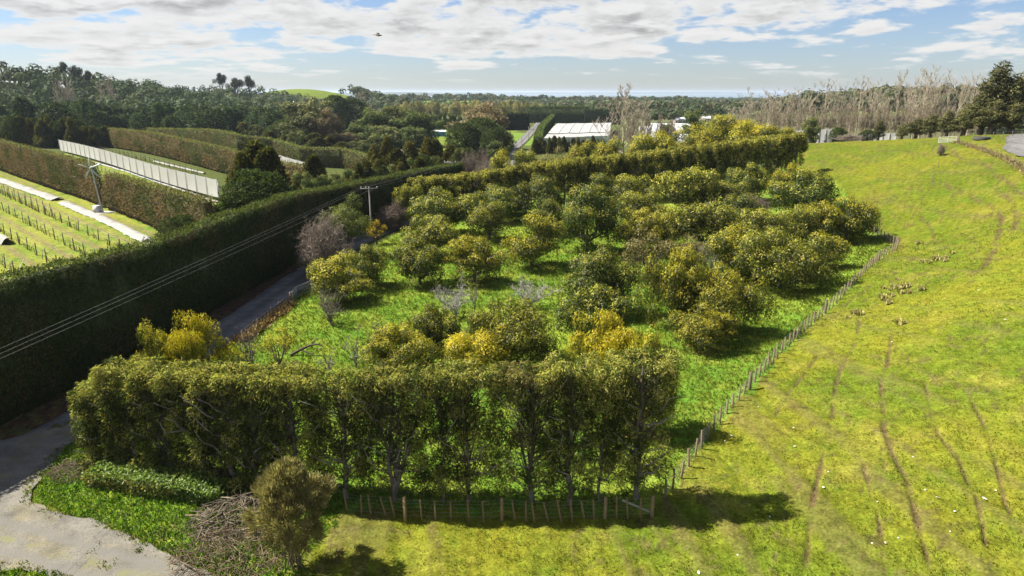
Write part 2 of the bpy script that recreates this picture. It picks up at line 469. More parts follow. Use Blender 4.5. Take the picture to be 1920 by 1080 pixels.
C = np.where(((~m_orch) & (~m_past) & (GY < 45) & (GX > -34))[..., None], lerp(oc, (.21, .225, .03), .35 * sstep(n_lo, .35, .6) + .25 * sstep(GX, -10, 5)), C)
v = GX * VINE_N[0] + GY * VINE_N[1]
rowp = np.abs(((v - 2.2) / 4.4) % 1.0 - .5) * 2
kc = lerp(oc * np.array((1.25, 1.0, 1.4)), (.17, .13, .075), (1 - sstep(rowp, .08, .30)) * .8)
kc = lerp(kc, (.20, .21, .05), sstep(n_md, .5, .7) * .5)
C = np.where(m_kiwi[..., None], kc, C)
C = np.where(m_green[..., None], np.array((.125, .165, .025)) * (.8 + .4 * n_md[..., None]), C)
forest = (GX < -.30 * GY) & (GY > 300) & ~m_green & (GY < 1100)
C = np.where(forest[..., None], np.array((.035, .04, .02)), C)
verge = (1 - sstep(d_road, 4.5, 9.0)) * (GX < np.interp(GY, ROADR[:, 1], ROADR[:, 0])) * (GY < 150)
C = lerp(C, (.085, .050, .030), np.clip(verge * 1.3, 0, 1) * (.7 + .3 * sstep(n_hi, .3, .6)))
C = lerp(C, (.095, .068, .034), dirt * .9)
brush = 1 - sstep(np.hypot((GX + 14.5) / 4.2, (GY - 28.6) / 2.6), .6, 1.15)
C = lerp(C, (.13, .095, .055), brush * sstep(n_hi, .35, .6))
nr, nc = GX.shape
idx = np.arange(nr * nc).reshape(nr, nc)
Fq = np.stack([idx[:-1, :-1], idx[:-1, 1:], idx[1:, 1:], idx[1:, :-1]], -1).reshape(-1, 4)
def ground_mat():
    m, t = newmat('ground_cover')
    a = N(t, 'ShaderNodeAttribute', attribute_name='Col')
    f = noise(t, 1.6, 6, .65); g = noise(t, 7.0, 4, .6); h = noise(t, .3, 3)
    c = mulc(t, a.outputs['Color'], ramp(t, f, .62, 1.38, .3, .7))
    c = mulc(t, c, ramp(t, g, .6, 1.4, .3, .7))
    hs = N(t, 'ShaderNodeHueSaturation'); t.links.new(c, hs.inputs['Color']); t.links.new(ramp(t, h, .485, .515, .3, .7), hs.inputs['Hue'])
    b = N(t, 'ShaderNodeBsdfPrincipled'); t.links.new(hs.outputs[0], b.inputs['Base Color'])
    b.inputs['Roughness'].default_value = 1.0; b.inputs['Specular IOR Level'].default_value = .02
    bp = N(t, 'ShaderNodeBump'); bp.inputs['Strength'].default_value = .8; bp.inputs['Distance'].default_value = .12
    t.links.new(noise(t, 5.0, 6, .7), bp.inputs['Height']); t.links.new(bp.outputs[0], b.inputs['Normal'])
    out(t, b.outputs[0]); return m
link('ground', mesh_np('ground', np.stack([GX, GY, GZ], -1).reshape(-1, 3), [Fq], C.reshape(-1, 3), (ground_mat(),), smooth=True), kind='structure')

# water beyond the plain, and the low land on its far side
def sea_mat():
    m, t = newmat('sea_water')
    b = N(t, 'ShaderNodeBsdfPrincipled'); b.inputs['Base Color'].default_value = (.10, .16, .20, 1); b.inputs['Roughness'].default_value = .35
    out(t, b.outputs[0]); return m
sb = MB(); sb.add([(-70000, 4200, -26), (70000, 4200, -26), (70000, 70000, -26), (-70000, 70000, -26)], [[0, 1, 2, 3]])
sb.build('sea', sea_mat(), kind='structure')
def ridge(name, y, x0, x1, hgt, seed, col, dy=900):
    xs = np.linspace(x0, x1, 140); e = np.clip(np.minimum(xs - x0, x1 - xs) / (x1 - x0) * 8, 0, 1)
    hh = -27 + hgt * e * (.45 + 1.0 * fbm(xs / (x1 - x0) * 9, xs * 0, seed, 4))
    rows = [np.stack([xs, np.full_like(xs, y), np.full_like(xs, -30.)], 1), np.stack([xs, np.full_like(xs, y + dy * .4), hh], 1), np.stack([xs, np.full_like(xs, y + dy), np.full_like(xs, -30.)], 1)]
    i = np.arange(139); q = np.concatenate([np.stack([i + k * 140, i + 1 + k * 140, i + 141 + k * 140, i + 140 + k * 140], 1) for k in (0, 1)])
    b = MB(); b.add(np.concatenate(rows), q, col=col); return b.build(name, M_CORE, smooth=True, kind='structure')
ridge('sand_spit', 21000, -15000, 9000, 52, 4, (.05, .065, .045))
ridge('far_shore_land', 9000, -5200, -500, 40, 9, (.05, .065, .045))
ridge('far_hills', 30000, 2000, 14000, 75, 15, (.06, .07, .05), 4000)

# ------------------------------------------------------------------ gravel
def gravel_mat(name, base, dry, ruts=False):
    m, t = newmat(name)
    a = N(t, 'ShaderNodeAttribute', attribute_name='Col')
    c = mixc(t, ramp(t, noise(t, .42, 5, .65), 0, 1, .48, .66), base, dry)
    c = mulc(t, c, ramp(t, noise(t, 14, 4, .7), .62, 1.38, .3, .7))
    c = mulc(t, c, ramp(t, noise(t, .8, 5, .6), .68, 1.22, .32, .68))
    if ruts:                                        # two wheel lines with a grassier crown between
        tc2 = N(t, 'ShaderNodeTexCoord'); dt = N(t, 'ShaderNodeVectorMath', operation='DOT_PRODUCT'); t.links.new(tc2.outputs['Object'], dt.inputs[0]); dt.inputs[1].default_value = (.34, .94, 0)
        ms = [N(t, 'ShaderNodeMath', operation=o) for o in ('ADD', 'ABSOLUTE', 'SUBTRACT', 'ABSOLUTE')]
        wob = N(t, 'ShaderNodeMath', operation='MULTIPLY'); t.links.new(noise(t, .5, 2), wob.inputs[0]); wob.inputs[1].default_value = .7
        ad = N(t, 'ShaderNodeMath', operation='ADD'); t.links.new(dt.outputs['Value'], ad.inputs[0]); t.links.new(wob.outputs[0], ad.inputs[1])
        t.links.new(ad.outputs[0], ms[0].inputs[0]); ms[0].inputs[1].default_value = -19.05
        t.links.new(ms[0].outputs[0], ms[1].inputs[0]); t.links.new(ms[1].outputs[0], ms[2].inputs[0]); ms[2].inputs[1].default_value = .8; t.links.new(ms[2].outputs[0], ms[3].inputs[0])
        c = mixc(t, ramp(t, ms[3].outputs[0], .75, 0, .12, .42), c, (.145, .138, .122))
        cr2 = N(t, 'ShaderNodeMath', operation='MULTIPLY'); t.links.new(ramp(t, ms[1].outputs[0], 1, 0, .1, .5), cr2.inputs[0]); t.links.new(ramp(t, noise(t, 1.2, 4), 0, .8, .48, .62), cr2.inputs[1])
        c = mixc(t, cr2.outputs[0], c, (.165, .16, .075))
    mm = N(t, 'ShaderNodeVectorMath', operation='MULTIPLY'); t.links.new(c, mm.inputs[0]); t.links.new(a.outputs['Color'], mm.inputs[1])
    b = N(t, 'ShaderNodeBsdfPrincipled'); t.links.new(mm.outputs[0], b.inputs['Base Color']); b.inputs['Roughness'].default_value = .85
    b.inputs['Specular IOR Level'].default_value = .2
    bp = N(t, 'ShaderNodeBump'); bp.inputs['Strength'].default_value = .5; bp.inputs['Distance'].default_value = .05
    t.links.new(noise(t, 9, 5, .7), bp.inputs['Height']); t.links.new(bp.outputs[0], b.inputs['Normal'])
    out(t, b.outputs[0]); return m
M_ROAD = gravel_mat('road_gravel', (.135, .132, .128), (.18, .172, .158))
M_DRIVE = gravel_mat('drive_gravel', (.150, .140, .118), (.185, .165, .10), True)
def strip(name, P, wfun, mat, lift, profile, step=1.0):
    P = resample(np.c_[P[:, :2], np.zeros(len(P))], step)[:, :2]
    t = np.gradient(P, axis=0); t /= np.linalg.norm(t, axis=1, keepdims=True); n = np.stack([t[:, 1], -t[:, 0]], 1)
    s = np.linspace(-1, 1, len(profile)); wd = np.array([wfun(p) for p in P])
    jit = 1 + (vnoise(P[:, 0] * 1.3, P[:, 1] * 1.3, 55) - .5) * .22
    V = P[:, None] + n[:, None] * (s[None, :, None] * (wd * jit)[:, None, None])
    Z = H(V[..., 0], V[..., 1]); Z = Z + np.array([lift(p) for p in P])[:, None] + (1 - s[None] ** 2) * .05
    nn, k = len(P), len(s); ii = np.arange(nn * k).reshape(nn, k)
    q = np.stack([ii[:-1, :-1], ii[:-1, 1:], ii[1:, 1:], ii[1:, :-1]], -1).reshape(-1, 4)
    b = MB(); b.add(np.concatenate([V, Z[..., None]], -1).reshape(-1, 3), q, col=np.repeat(np.tile(np.array(profile), nn)[:, None], 3, 1))
    return b.build(name, mat, smooth=True, kind='structure')
strip('gravel_road', ROAD, lambda p: 1.95 if p[1] < 150 else 2.6, M_ROAD, lambda p: .02 if p[1] < 150 else .02 + min(.3, (p[1] - 150) * .004),
      (.75, .95, 1.12, .92, .68, .92, 1.12, .95, .75))
def sheet(name, P, mat, lift, col=(1, 1, 1)):
    P = resample(np.c_[np.r_[P, P[:1]], np.zeros(len(P) + 1)], .35)[:-1, :2]
    P = P + (np.stack([vnoise(P[:, 0] * 1.5, P[:, 1] * 1.5, 3), vnoise(P[:, 0] * 1.5, P[:, 1] * 1.5, 4)], 1) - .5) * .55
    bm = bmesh.new(); vs = [bm.verts.new((p[0], p[1], h1(p[0], p[1]) + lift)) for p in P]
    bm.faces.new(vs); bmesh.ops.triangulate(bm, faces=bm.faces[:])
    me = bpy.data.meshes.new(name); bm.to_mesh(me); bm.free()
    at = me.attributes.new('Col', 'FLOAT_COLOR', 'POINT'); at.data.foreach_set('color', np.tile(np.array((*col, 1.0), np.float32), len(me.vertices)))
    me.materials.append(mat); return link(name, me, kind='structure')
sheet('gravel_driveway', DRIVE, M_DRIVE, .085)
tc_ = TURN[:, :2]
far_edge = tc_ + np.array([26, 4])
strip('gravel_track', np.array([tc_[0] + (6, -12), tc_[0] + (4.5, 0), tc_[2] + (4.2, 0), tc_[3] + (4.0, 0), tc_[4] + (4.6, .6), tc_[6] + (5, 6), tc_[6] + (12, 14)]), lambda p: 3.6, M_ROAD, lambda p: .12, (.8, 1, 1.1, 1, 1.1, 1, .8))

# ------------------------------------------------------------------ plant generators (return meshes)
def tint(base, n, g, amp=.25, hue=.12):
    c = np.array(base)[None] * (1 + g.uniform(-amp, amp, (n, 1)))
    return c * (1 + g.uniform(-hue, hue, (n, 3)))
def limb_path(p, q, g, k=4, wob=.12, sag=.0):
    t = np.linspace(0, 1, k + 1)[:, None]; L = np.linalg.norm(q - p)
    P = p + (q - p) * t; P[1:-1] += g.normal(0, wob * L / k, (k - 1, 3)); P[:, 2] += sag * L * np.sin(t[:, 0] * np.pi)
    return P
def clump_tree(seed, Rr, Hh, nclump, nleaf, L, Wd, base, tip, tipf, trunk_col=(.10, .085, .07), low=.22, open_=.0, cr=.30, top_yellow=.0, flatness=1.0, lean=0.0, cone=0.0):
    """Broad crown made of leaf clumps on limbs: (trunk mesh, crown mesh)."""
    g = np.random.default_rng(seed)
    tb, cb = MB(), MB()
    zc = Hh * (low + 1) / 2; az_ = Hh * (1 - low) / 2
    d = rdir(nclump, -.75, g)
    lump = 1 + .24 * np.sin(3 * np.arctan2(d[:, 1], d[:, 0]) + seed) * np.sqrt(1 - d[:, 2] ** 2) + g.normal(0, .13, nclump)
    rad = g.uniform(.30, .92, nclump) ** .6 * lump
    cpos = np.stack([d[:, 0] * rad * Rr + lean * Rr * .3, d[:, 1] * rad * Rr, zc + d[:, 2] * rad * az_ * flatness], 1)
    fz = np.clip(cpos[:, 2] / Hh, 0, 1); cpos[:, :2] *= (1 - cone * np.clip(fz * 1.15 - .1, 0, 1) ** 1.2)[:, None]
    r_c = cr * Rr * g.uniform(.65, 1.25, nclump) * (1 - cone * .45 * fz)
    fork = np.array([g.normal(0, .1), g.normal(0, .1), Hh * g.uniform(.13, .22)])
    base_pt = np.array([0, 0, -.25])
    tr = .035 * Hh + .03
    tb.segs([base_pt], [fork], [tr * 1.25], [tr], 7, trunk_col)
    order = g.permutation(nclump)
    mains = cpos[order[:6]]
    for q in mains:
        P = limb_path(fork - (0, 0, .1), q * np.array([.8, .8, .86]), g, 4, .22, .06)
        rr = np.linspace(tr * .62, tr * .22, 5); tb.segs(P[:-1], P[1:], rr[:-1], rr[1:], 5, trunk_col)
    for q in cpos:
        m = mains[np.argmin(((mains - q) ** 2).sum(1))]
        s = fork + (m * np.array([.8, .8, .86]) - fork) * g.uniform(.5, .95)
        P = limb_path(s, q, g, 2, .2); tb.segs(P[:-1], P[1:], [tr * .2, tr * .13], [tr * .13, tr * .05], 3, trunk_col)
    for i in range(nclump):
        n = int(nleaf * (r_c[i] / (cr * Rr)) ** 2 * g.uniform(.75, 1.2))
        dd_ = rdir(n, -.65, g)
        sub = 1 + .35 * (vnoise(dd_[:, 0] * 2.2 + i, dd_[:, 1] * 2.2 + dd_[:, 2] * 2, seed) - .5)
        p = cpos[i] + dd_ * (r_c[i] * sub * g.uniform(.62, 1.06, n))[:, None] * np.array([1, 1, .78])
        tg = g.normal(0, 1, (n, 3)); tg -= dd_ * (tg * dd_).sum(1, keepdims=True)
        ld = tg + dd_ * .35; ld[:, 2] -= .15
        nn_ = dd_ + g.normal(0, .32, (n, 3)); nn_[:, 2] += .45
        cb_ = np.array(base) * g.uniform(.72, 1.3)
        colr = tint(cb_, n, g, .28, .12)
        shoot = vnoise(dd_[:, 0] * 3.1 + i * 7.3, dd_[:, 1] * 3.1 + dd_[:, 2] * 2.7 + i * 3.1, seed + 2)
        outer = (dd_[:, 2] > g.uniform(-.15, .4)) & (shoot > 1.0 - tipf * g.uniform(.95, 1.6) * (.45 + .85 * np.clip(cpos[i, 2] / Hh, 0, 1))) & (g.random(n) < .85)
        colr[outer] = tint(tip, int(outer.sum()), g, .25, .12)
        cb.leaves(p, ld, nn_, L * g.uniform(.7, 1.3, n), Wd * g.uniform(.7, 1.25, n), colr)
    return tb, cb
ORD = ['first', 'second', 'third', 'fourth', 'fifth', 'sixth', 'seventh', 'eighth', 'ninth', 'tenth', 'eleventh', 'twelfth', 'thirteenth', 'fourteenth', 'fifteenth', 'sixteenth', 'seventeenth', 'eighteenth', 'nineteenth', 'twentieth', 'twenty first', 'twenty second', 'twenty third', 'twenty fourth', 'twenty fifth', 'twenty sixth', 'twenty seventh', 'twenty eighth', 'twenty ninth', 'thirtieth', 'thirty first', 'thirty second', 'thirty third', 'thirty fourth', 'thirty fifth']
PROTO = {}
def proto(key, tb, cb, Rr, Hh, lm, trunk_name='trunk', crown_name='crown'):
    parts = []
    if tb is not None: parts.append((trunk_name, tb.mesh(key + '_trunk', M_BARK, True)))
    if cb is not None: parts.append((crown_name, cb.mesh(key + '_crown', lm)))
    PROTO[key] = dict(R=Rr, H=Hh, parts=parts)
GRN, OLV, GLD, YEL, BRN = (.060, .082, .013), (.090, .102, .015), (.40, .355, .028), (.52, .43, .022), (.24, .195, .075)
YG = (.375, .36, .042)
# avocado: dense dark with yellow-green young tips, olive, golden in flower, thin brownish
for i, (b_, t_, f_) in enumerate([(GRN, YG, .34), (OLV, YG, .42), (GRN, (.29, .28, .036), .34), (OLV, GLD, .40), (OLV, GLD, .52)]):
    proto('avo%d' % i, *clump_tree(100 + i, 4.0, 5.6, 46, 330, .29, .125, b_, t_, f_, low=.06, cr=.31), 4.0, 5.6, M_AVO)
for i, (b_, t_, f_) in enumerate([(OLV, YG, .40), (OLV, GLD, .42)]):
    proto('avo_big%d' % i, *clump_tree(111 + i, 6.2, 6.4, 84, 330, .31, .13, b_, t_, f_, low=.04, cr=.215), 6.2, 6.4, M_AVO)
proto('avo_gold', *clump_tree(121, 4.0, 5.6, 42, 240, .31, .12, (.19, .18, .018), YEL, .58, low=.14), 4.0, 5.6, M_AVO)
proto('avo_thin', *clump_tree(131, 4.0, 5.6, 38, 120, .30, .11, (.085, .080, .020), BRN, .5, low=.12, cr=.27), 4.0, 5.6, M_AVO)
proto('avo_sparse', *clump_tree(141, 3.0, 5.0, 22, 60, .28, .11, (.15, .125, .02), YEL, .5, low=.3, cr=.24), 3.0, 5.0, M_AVO)
proto('avo_low', *clump_tree(151, 4.0, 4.2, 46, 240, .31, .115, OLV, YG, .45, low=-.02, lean=1.0), 4.0, 4.2, M_AVO)
proto('shrub_green', *clump_tree(161, 3.2, 5.5, 44, 300, .22, .07, (.085, .105, .025), (.19, .21, .05), .55, low=.05), 3.2, 5.5, M_AVO)
proto('small_yellow', *clump_tree(171, 1.3, 3.4, 18, 70, .24, .13, (.26, .19, .01), (.45, .32, .015), .5, low=.15, cr=.3), 1.3, 3.4, M_AVO)

def bare_tree(seed, Hh, spread, kind='round', twig=.012, col=(.21, .185, .16), n1=7, n2=7, n3=5, tr=.14):
    g = np.random.default_rng(seed); b = MB()
    P0, P1, R0, R1 = [], [], [], []
    def seg(path, r0, r1):
        rr = np.linspace(r0, r1, len(path)); P0.extend(path[:-1]); P1.extend(path[1:]); R0.extend(rr[:-1]); R1.extend(rr[1:])
    if kind == 'poplar':
        trunk = limb_path(np.array([0, 0, -.3]), np.array([g.normal(0, .2), g.normal(0, .2), Hh]), g, 7, .05)
        seg(trunk, tr, twig)
        for k in range(n1):
            f = g.uniform(.12, .92); p = trunk[0] + (trunk[-1] - trunk[0]) * f
            a = g.uniform(0, 2 * np.pi); L = Hh * (.16 + .22 * (1 - f)) * g.uniform(.7, 1.2); s = spread * g.uniform(.5, 1.1)
            q = p + np.array([np.cos(a) * s * L * .42, np.sin(a) * s * L * .42, L])
            br = limb_path(p, q, g, 4, .1); br[1:-1, 2] -= .06 * L; seg(br, tr * .34 * (1.1 - f), twig)
            for j in range(n2):
                ff = g.uniform(.25, 1); pp = p + (q - p) * ff; aa = g.uniform(0, 2 * np.pi); l2 = L * g.uniform(.16, .36)
                qq = pp + np.array([np.cos(aa) * l2 * .5, np.sin(aa) * l2 * .5, l2]); seg(limb_path(pp, qq, g, 2, .12), twig * 1.4, twig * .7)
                for m in range(n3):
                    f3 = g.uniform(.3, 1); p3 = pp + (qq - pp) * f3; a3 = g.uniform(0, 2 * np.pi); l3 = l2 * g.uniform(.25, .5)
                    seg(np.array([p3, p3 + np.array([np.cos(a3) * l3 * .6, np.sin(a3) * l3 * .6, l3 * .9])]), twig * .9, twig * .5)
    else:
        z0 = Hh * (.03 if kind == 'shrub' else .10)
        for k in range(n1):
            a = 2 * np.pi * k / n1 + g.uniform(-.4, .4); e = g.uniform(.25, 1.25) if kind != 'shrub' else g.uniform(.15, 1.4)
            q = np.array([np.cos(a) * spread * np.cos(e) * 1.05, np.sin(a) * spread * np.cos(e) * 1.05, z0 + (Hh - z0) * (np.sin(e) * g.uniform(.75, 1.0))])
            p = np.array([g.normal(0, .08), g.normal(0, .08), z0 if k else -.2])
            br = limb_path(p, q, g, 5, .35, .08); seg(br, tr * g.uniform(.55, .9), twig * 2)
            for j in range(n2):
                ii = g.integers(1, 5); pp = br[ii] + (br[ii + 1] - br[ii]) * g.random() if ii < 5 else br[-1]
                dr = rdir(1, -.15, g)[0]; l2 = spread * g.uniform(.22, .5); qq = pp + dr * l2 + np.array([0, 0, .15 * l2])
                b2 = limb_path(pp, qq, g, 3, .35); seg(b2, twig * 2.2, twig)
                for m in range(n3):
                    p3 = b2[g.integers(1, 4)]; l3 = l2 * g.uniform(.3, .7); q3 = p3 + rdir(1, -.3, g)[0] * l3
                    seg(limb_path(p3, q3, g, 2, .3), twig, twig * .5)
        seg(np.array([[0, 0, -.3], [0, 0, z0 + .15]]), tr, tr * .8)
    P0, P1, R0, R1 = map(np.array, (P0, P1, R0, R1))
    big = R0 > twig * 1.6
    if big.any(): b.segs(P0[big], P1[big], R0[big], R1[big], 5, tint(col, int(big.sum()), g, .2, .05))
    if (~big).any(): b.segs(P0[~big], P1[~big], R0[~big], R1[~big], 3, tint(np.array(col) * 1.05, int((~big).sum()), g, .25, .06))
    return b
def bare_proto(key, Rr, Hh, *a, **k):
    b = bare_tree(*a, **k); PROTO[key] = dict(R=Rr, H=Hh, parts=[('branches', b.mesh(key, M_TWIG))])
GREY = (.30, .285, .255)
bare_proto('bare0', 3.0, 4.0, 201, 4.0, 3.0, 'round', .015, GREY, 8, 10, 9)
bare_proto('bare1', 3.0, 4.0, 202, 4.0, 3.0, 'round', .016, GREY, 7, 9, 8)
bare_proto('bare_dark', 3.0, 4.0, 203, 4.0, 3.0, 'round', .017, (.14, .115, .10), 7, 8, 6)
bare_proto('bare_tall', 2.2, 5.0, 204, 5.0, 2.2, 'round', .018, (.17, .15, .13), 5, 6, 5)
bare_proto('bare_shrub', 3.0, 4.0, 205, 4.0, 3.0, 'shrub', .019, (.225, .185, .145), 34, 15, 9)
bare_proto('brown_shrub', 3.0, 4.0, 206, 4.0, 3.0, 'shrub', .022, (.175, .135, .11), 30, 14, 8)
for i in range(3):
    bare_proto('poplar%d' % i, 3.4, 20.0, 210 + i, 20.0, 1.75, 'poplar', .040, (.38, .325, .245), 26, 9, 4, .26)
for i in range(2):
    bare_proto('bare_mid%d' % i, 2.6, 9.0, 220 + i, 9.0, 1.2, 'poplar', .032, (.25, .20, .145), 18, 7, 4, .15)

def conifer(seed, Hh, Rr, n, L, Wd, base, tip, tipf, shape='cone', rag=.25, low=.03):
    g = np.random.default_rng(seed); tb, cb = MB(), MB()
    tb.segs([(0, 0, -.4), (0, 0, Hh * .5)], [(0, 0, Hh * .5), (0, 0, Hh * .97)], [.026 * Hh, .016 * Hh], [.016 * Hh, .004 * Hh], 6, (.09, .07, .055))
    f = 1 - np.sqrt(g.random(n)) if shape == 'cone' else g.random(n)
    f = low + (1 - low) * f; a = g.uniform(0, 2 * np.pi, n)
    env = {'cone': (1 - f) ** .8, 'column': np.clip(1 - f, 0, 1) ** .42 * np.clip(f * 6 + .55, 0, 1), 'round': np.sqrt(np.clip(1 - ((f - .52) / .5) ** 2, 0, 1))}[shape]
    lump = 1 + rag * 2.2 * (vnoise(np.cos(a) * 1.6 + seed, f * Hh * .5 + np.sin(a) * 1.6, seed) - .5) + rag * (vnoise(a * 5 + seed, f * Hh * 1.4, seed + 5) - .5)
    r = Rr * env * lump * g.uniform(.68, 1.05, n) ** .6
    p = np.stack([r * np.cos(a), r * np.sin(a), f * Hh], 1)
    dirv = np.stack([np.cos(a) * .45 - np.sin(a) * g.normal(0, .6, n), np.sin(a) * .45 + np.cos(a) * g.normal(0, .6, n), g.normal(.25, .6, n)], 1)
    nn_ = np.stack([np.cos(a), np.sin(a), np.full(n, .8)], 1) + g.normal(0, .5, (n, 3))
    c = tint(base, n, g, .3, .1); t_ = g.random(n) < tipf; c[t_] = tint(tip, int(t_.sum()), g, .25, .1)
    cb.leaves(p, dirv, nn_, L * g.uniform(.6, 1.4, n), Wd * g.uniform(.7, 1.3, n), c, .25)
    # a few limbs
    k = 14; fz = np.linspace(.12, .85, k); aa = g.uniform(0, 6.28, k)
    e = Rr * (1 - fz) * .7; tb.segs(np.stack([0 * fz, 0 * fz, fz * Hh], 1), np.stack([np.cos(aa) * e, np.sin(aa) * e, fz * Hh + e * .3], 1), .012 * Hh, .004 * Hh, 4, (.09, .07, .055))
    return tb, cb
DK, DKT = (.028, .040, .014), (.060, .068, .020)
proto('leyland0', *conifer(301, 12, 3.2, 9000, .60, .22, (.055, .065, .018), (.16, .14, .036), .28, 'column', .52), 3.2, 12, M_NEEDLE)
proto('leyland1', *conifer(302, 12, 3.2, 9000, .60, .22, (.075, .080, .022), (.21, .175, .044), .32, 'cone', .58), 3.2, 12, M_NEEDLE)
proto('leyland2', *conifer(303, 12, 3.6, 8000, .55, .20, (.045, .068, .022), (.09, .11, .032), .25, 'round', .4), 3.6, 12, M_NEEDLE)
for i in range(4):
    proto('pine%d' % i, *conifer(310 + i, 15, 4.0, 1500, 1.15, .50, (.040, .064, .030), (.09, .12, .048), .36, ('cone', 'round', 'round', 'column')[i], .35), 4.0, 15, M_FAR)
proto('gum0', *clump_tree(321, 6, 15, 64, 150, .70, .28, (.10, .115, .05), (.22, .215, .10), .45, low=-.12, cr=.26), 6, 15, M_FAR)
proto('gum1', *clump_tree(322, 6, 15, 60, 130, .70, .26, (.15, .12, .07), (.25, .195, .12), .45, low=-.08, cr=.26), 6, 15, M_FAR)
proto('round0', *clump_tree(323, 6, 11, 54, 180, .65, .28, (.065, .092, .030), (.165, .185, .055), .4, low=-.12, cr=.28), 6, 11, M_FAR)
proto('round1', *clump_tree(324, 6, 11, 54, 180, .65, .28, (.078, .096, .034), (.19, .20, .06), .4, low=-.12, cr=.28), 6, 11, M_FAR)
proto('willow', *clump_tree(325, 6, 10, 30, 130, .9, .35, (.27, .25, .11), (.34, .31, .13), .4, low=.1, cr=.3), 6, 10, M_FAR)
proto('umbrella', *clump_tree(326, 5, 16, 20, 120, .8, .35, (.035, .045, .022), (.06, .06, .03), .3, low=.62, cr=.33), 5, 16, M_FAR)
for i in range(2):
    proto('casuarina%d' % i, *clump_tree(331 + i, 4.6, 17, 74, 95, .85, .22, (.10, .105, .042), (.22, .205, .085), .4, low=(.06, .12)[i], cr=.27, cone=(.85, .6)[i]), 4.6, 17, M_FAR)

def put(key, name, cx, top, w, label, cat, group=None, base=None, y=None, hmin=1.0):
    """Stand a copy of a plant where its foot shows (base) or at a known distance (y); its height and width follow from the view."""
    pr = PROTO[key]
    p = G(cx, base) if base is not None else D(cx, top, y)
    x, yy = p[0], p[1]; z = h1(x, yy)
    zt = D(cx, top, yy)[2]
    hh = max(zt - z, hmin); rr = w * .5 * depth(np.array([x, yy, (z + zt) / 2])) / FPX
    return put_at(key, name, x, yy, rr, hh, label, cat, group, z)
def put_at(key, name, x, y, rr, hh, label, cat, group=None, z=None):
    pr = PROTO[key]; z = h1(x, y) if z is None else z
    s = (rr / pr['R'], rr / pr['R'], hh / pr['H'])
    if len(pr['parts']) == 1:
        o = link(name, pr['parts'][0][1], None, label=label, category=cat, group=group)
        o.location = (x, y, z - .03); o.rotation_euler = (0, 0, random.uniform(0, 6.28)); o.scale = s
        return o
    o = thing(name, label, cat, (x, y, z - .03), random.uniform(0, 6.28), group, s)
    for pn, me in pr['parts']: link(pn, me, o)
    return o

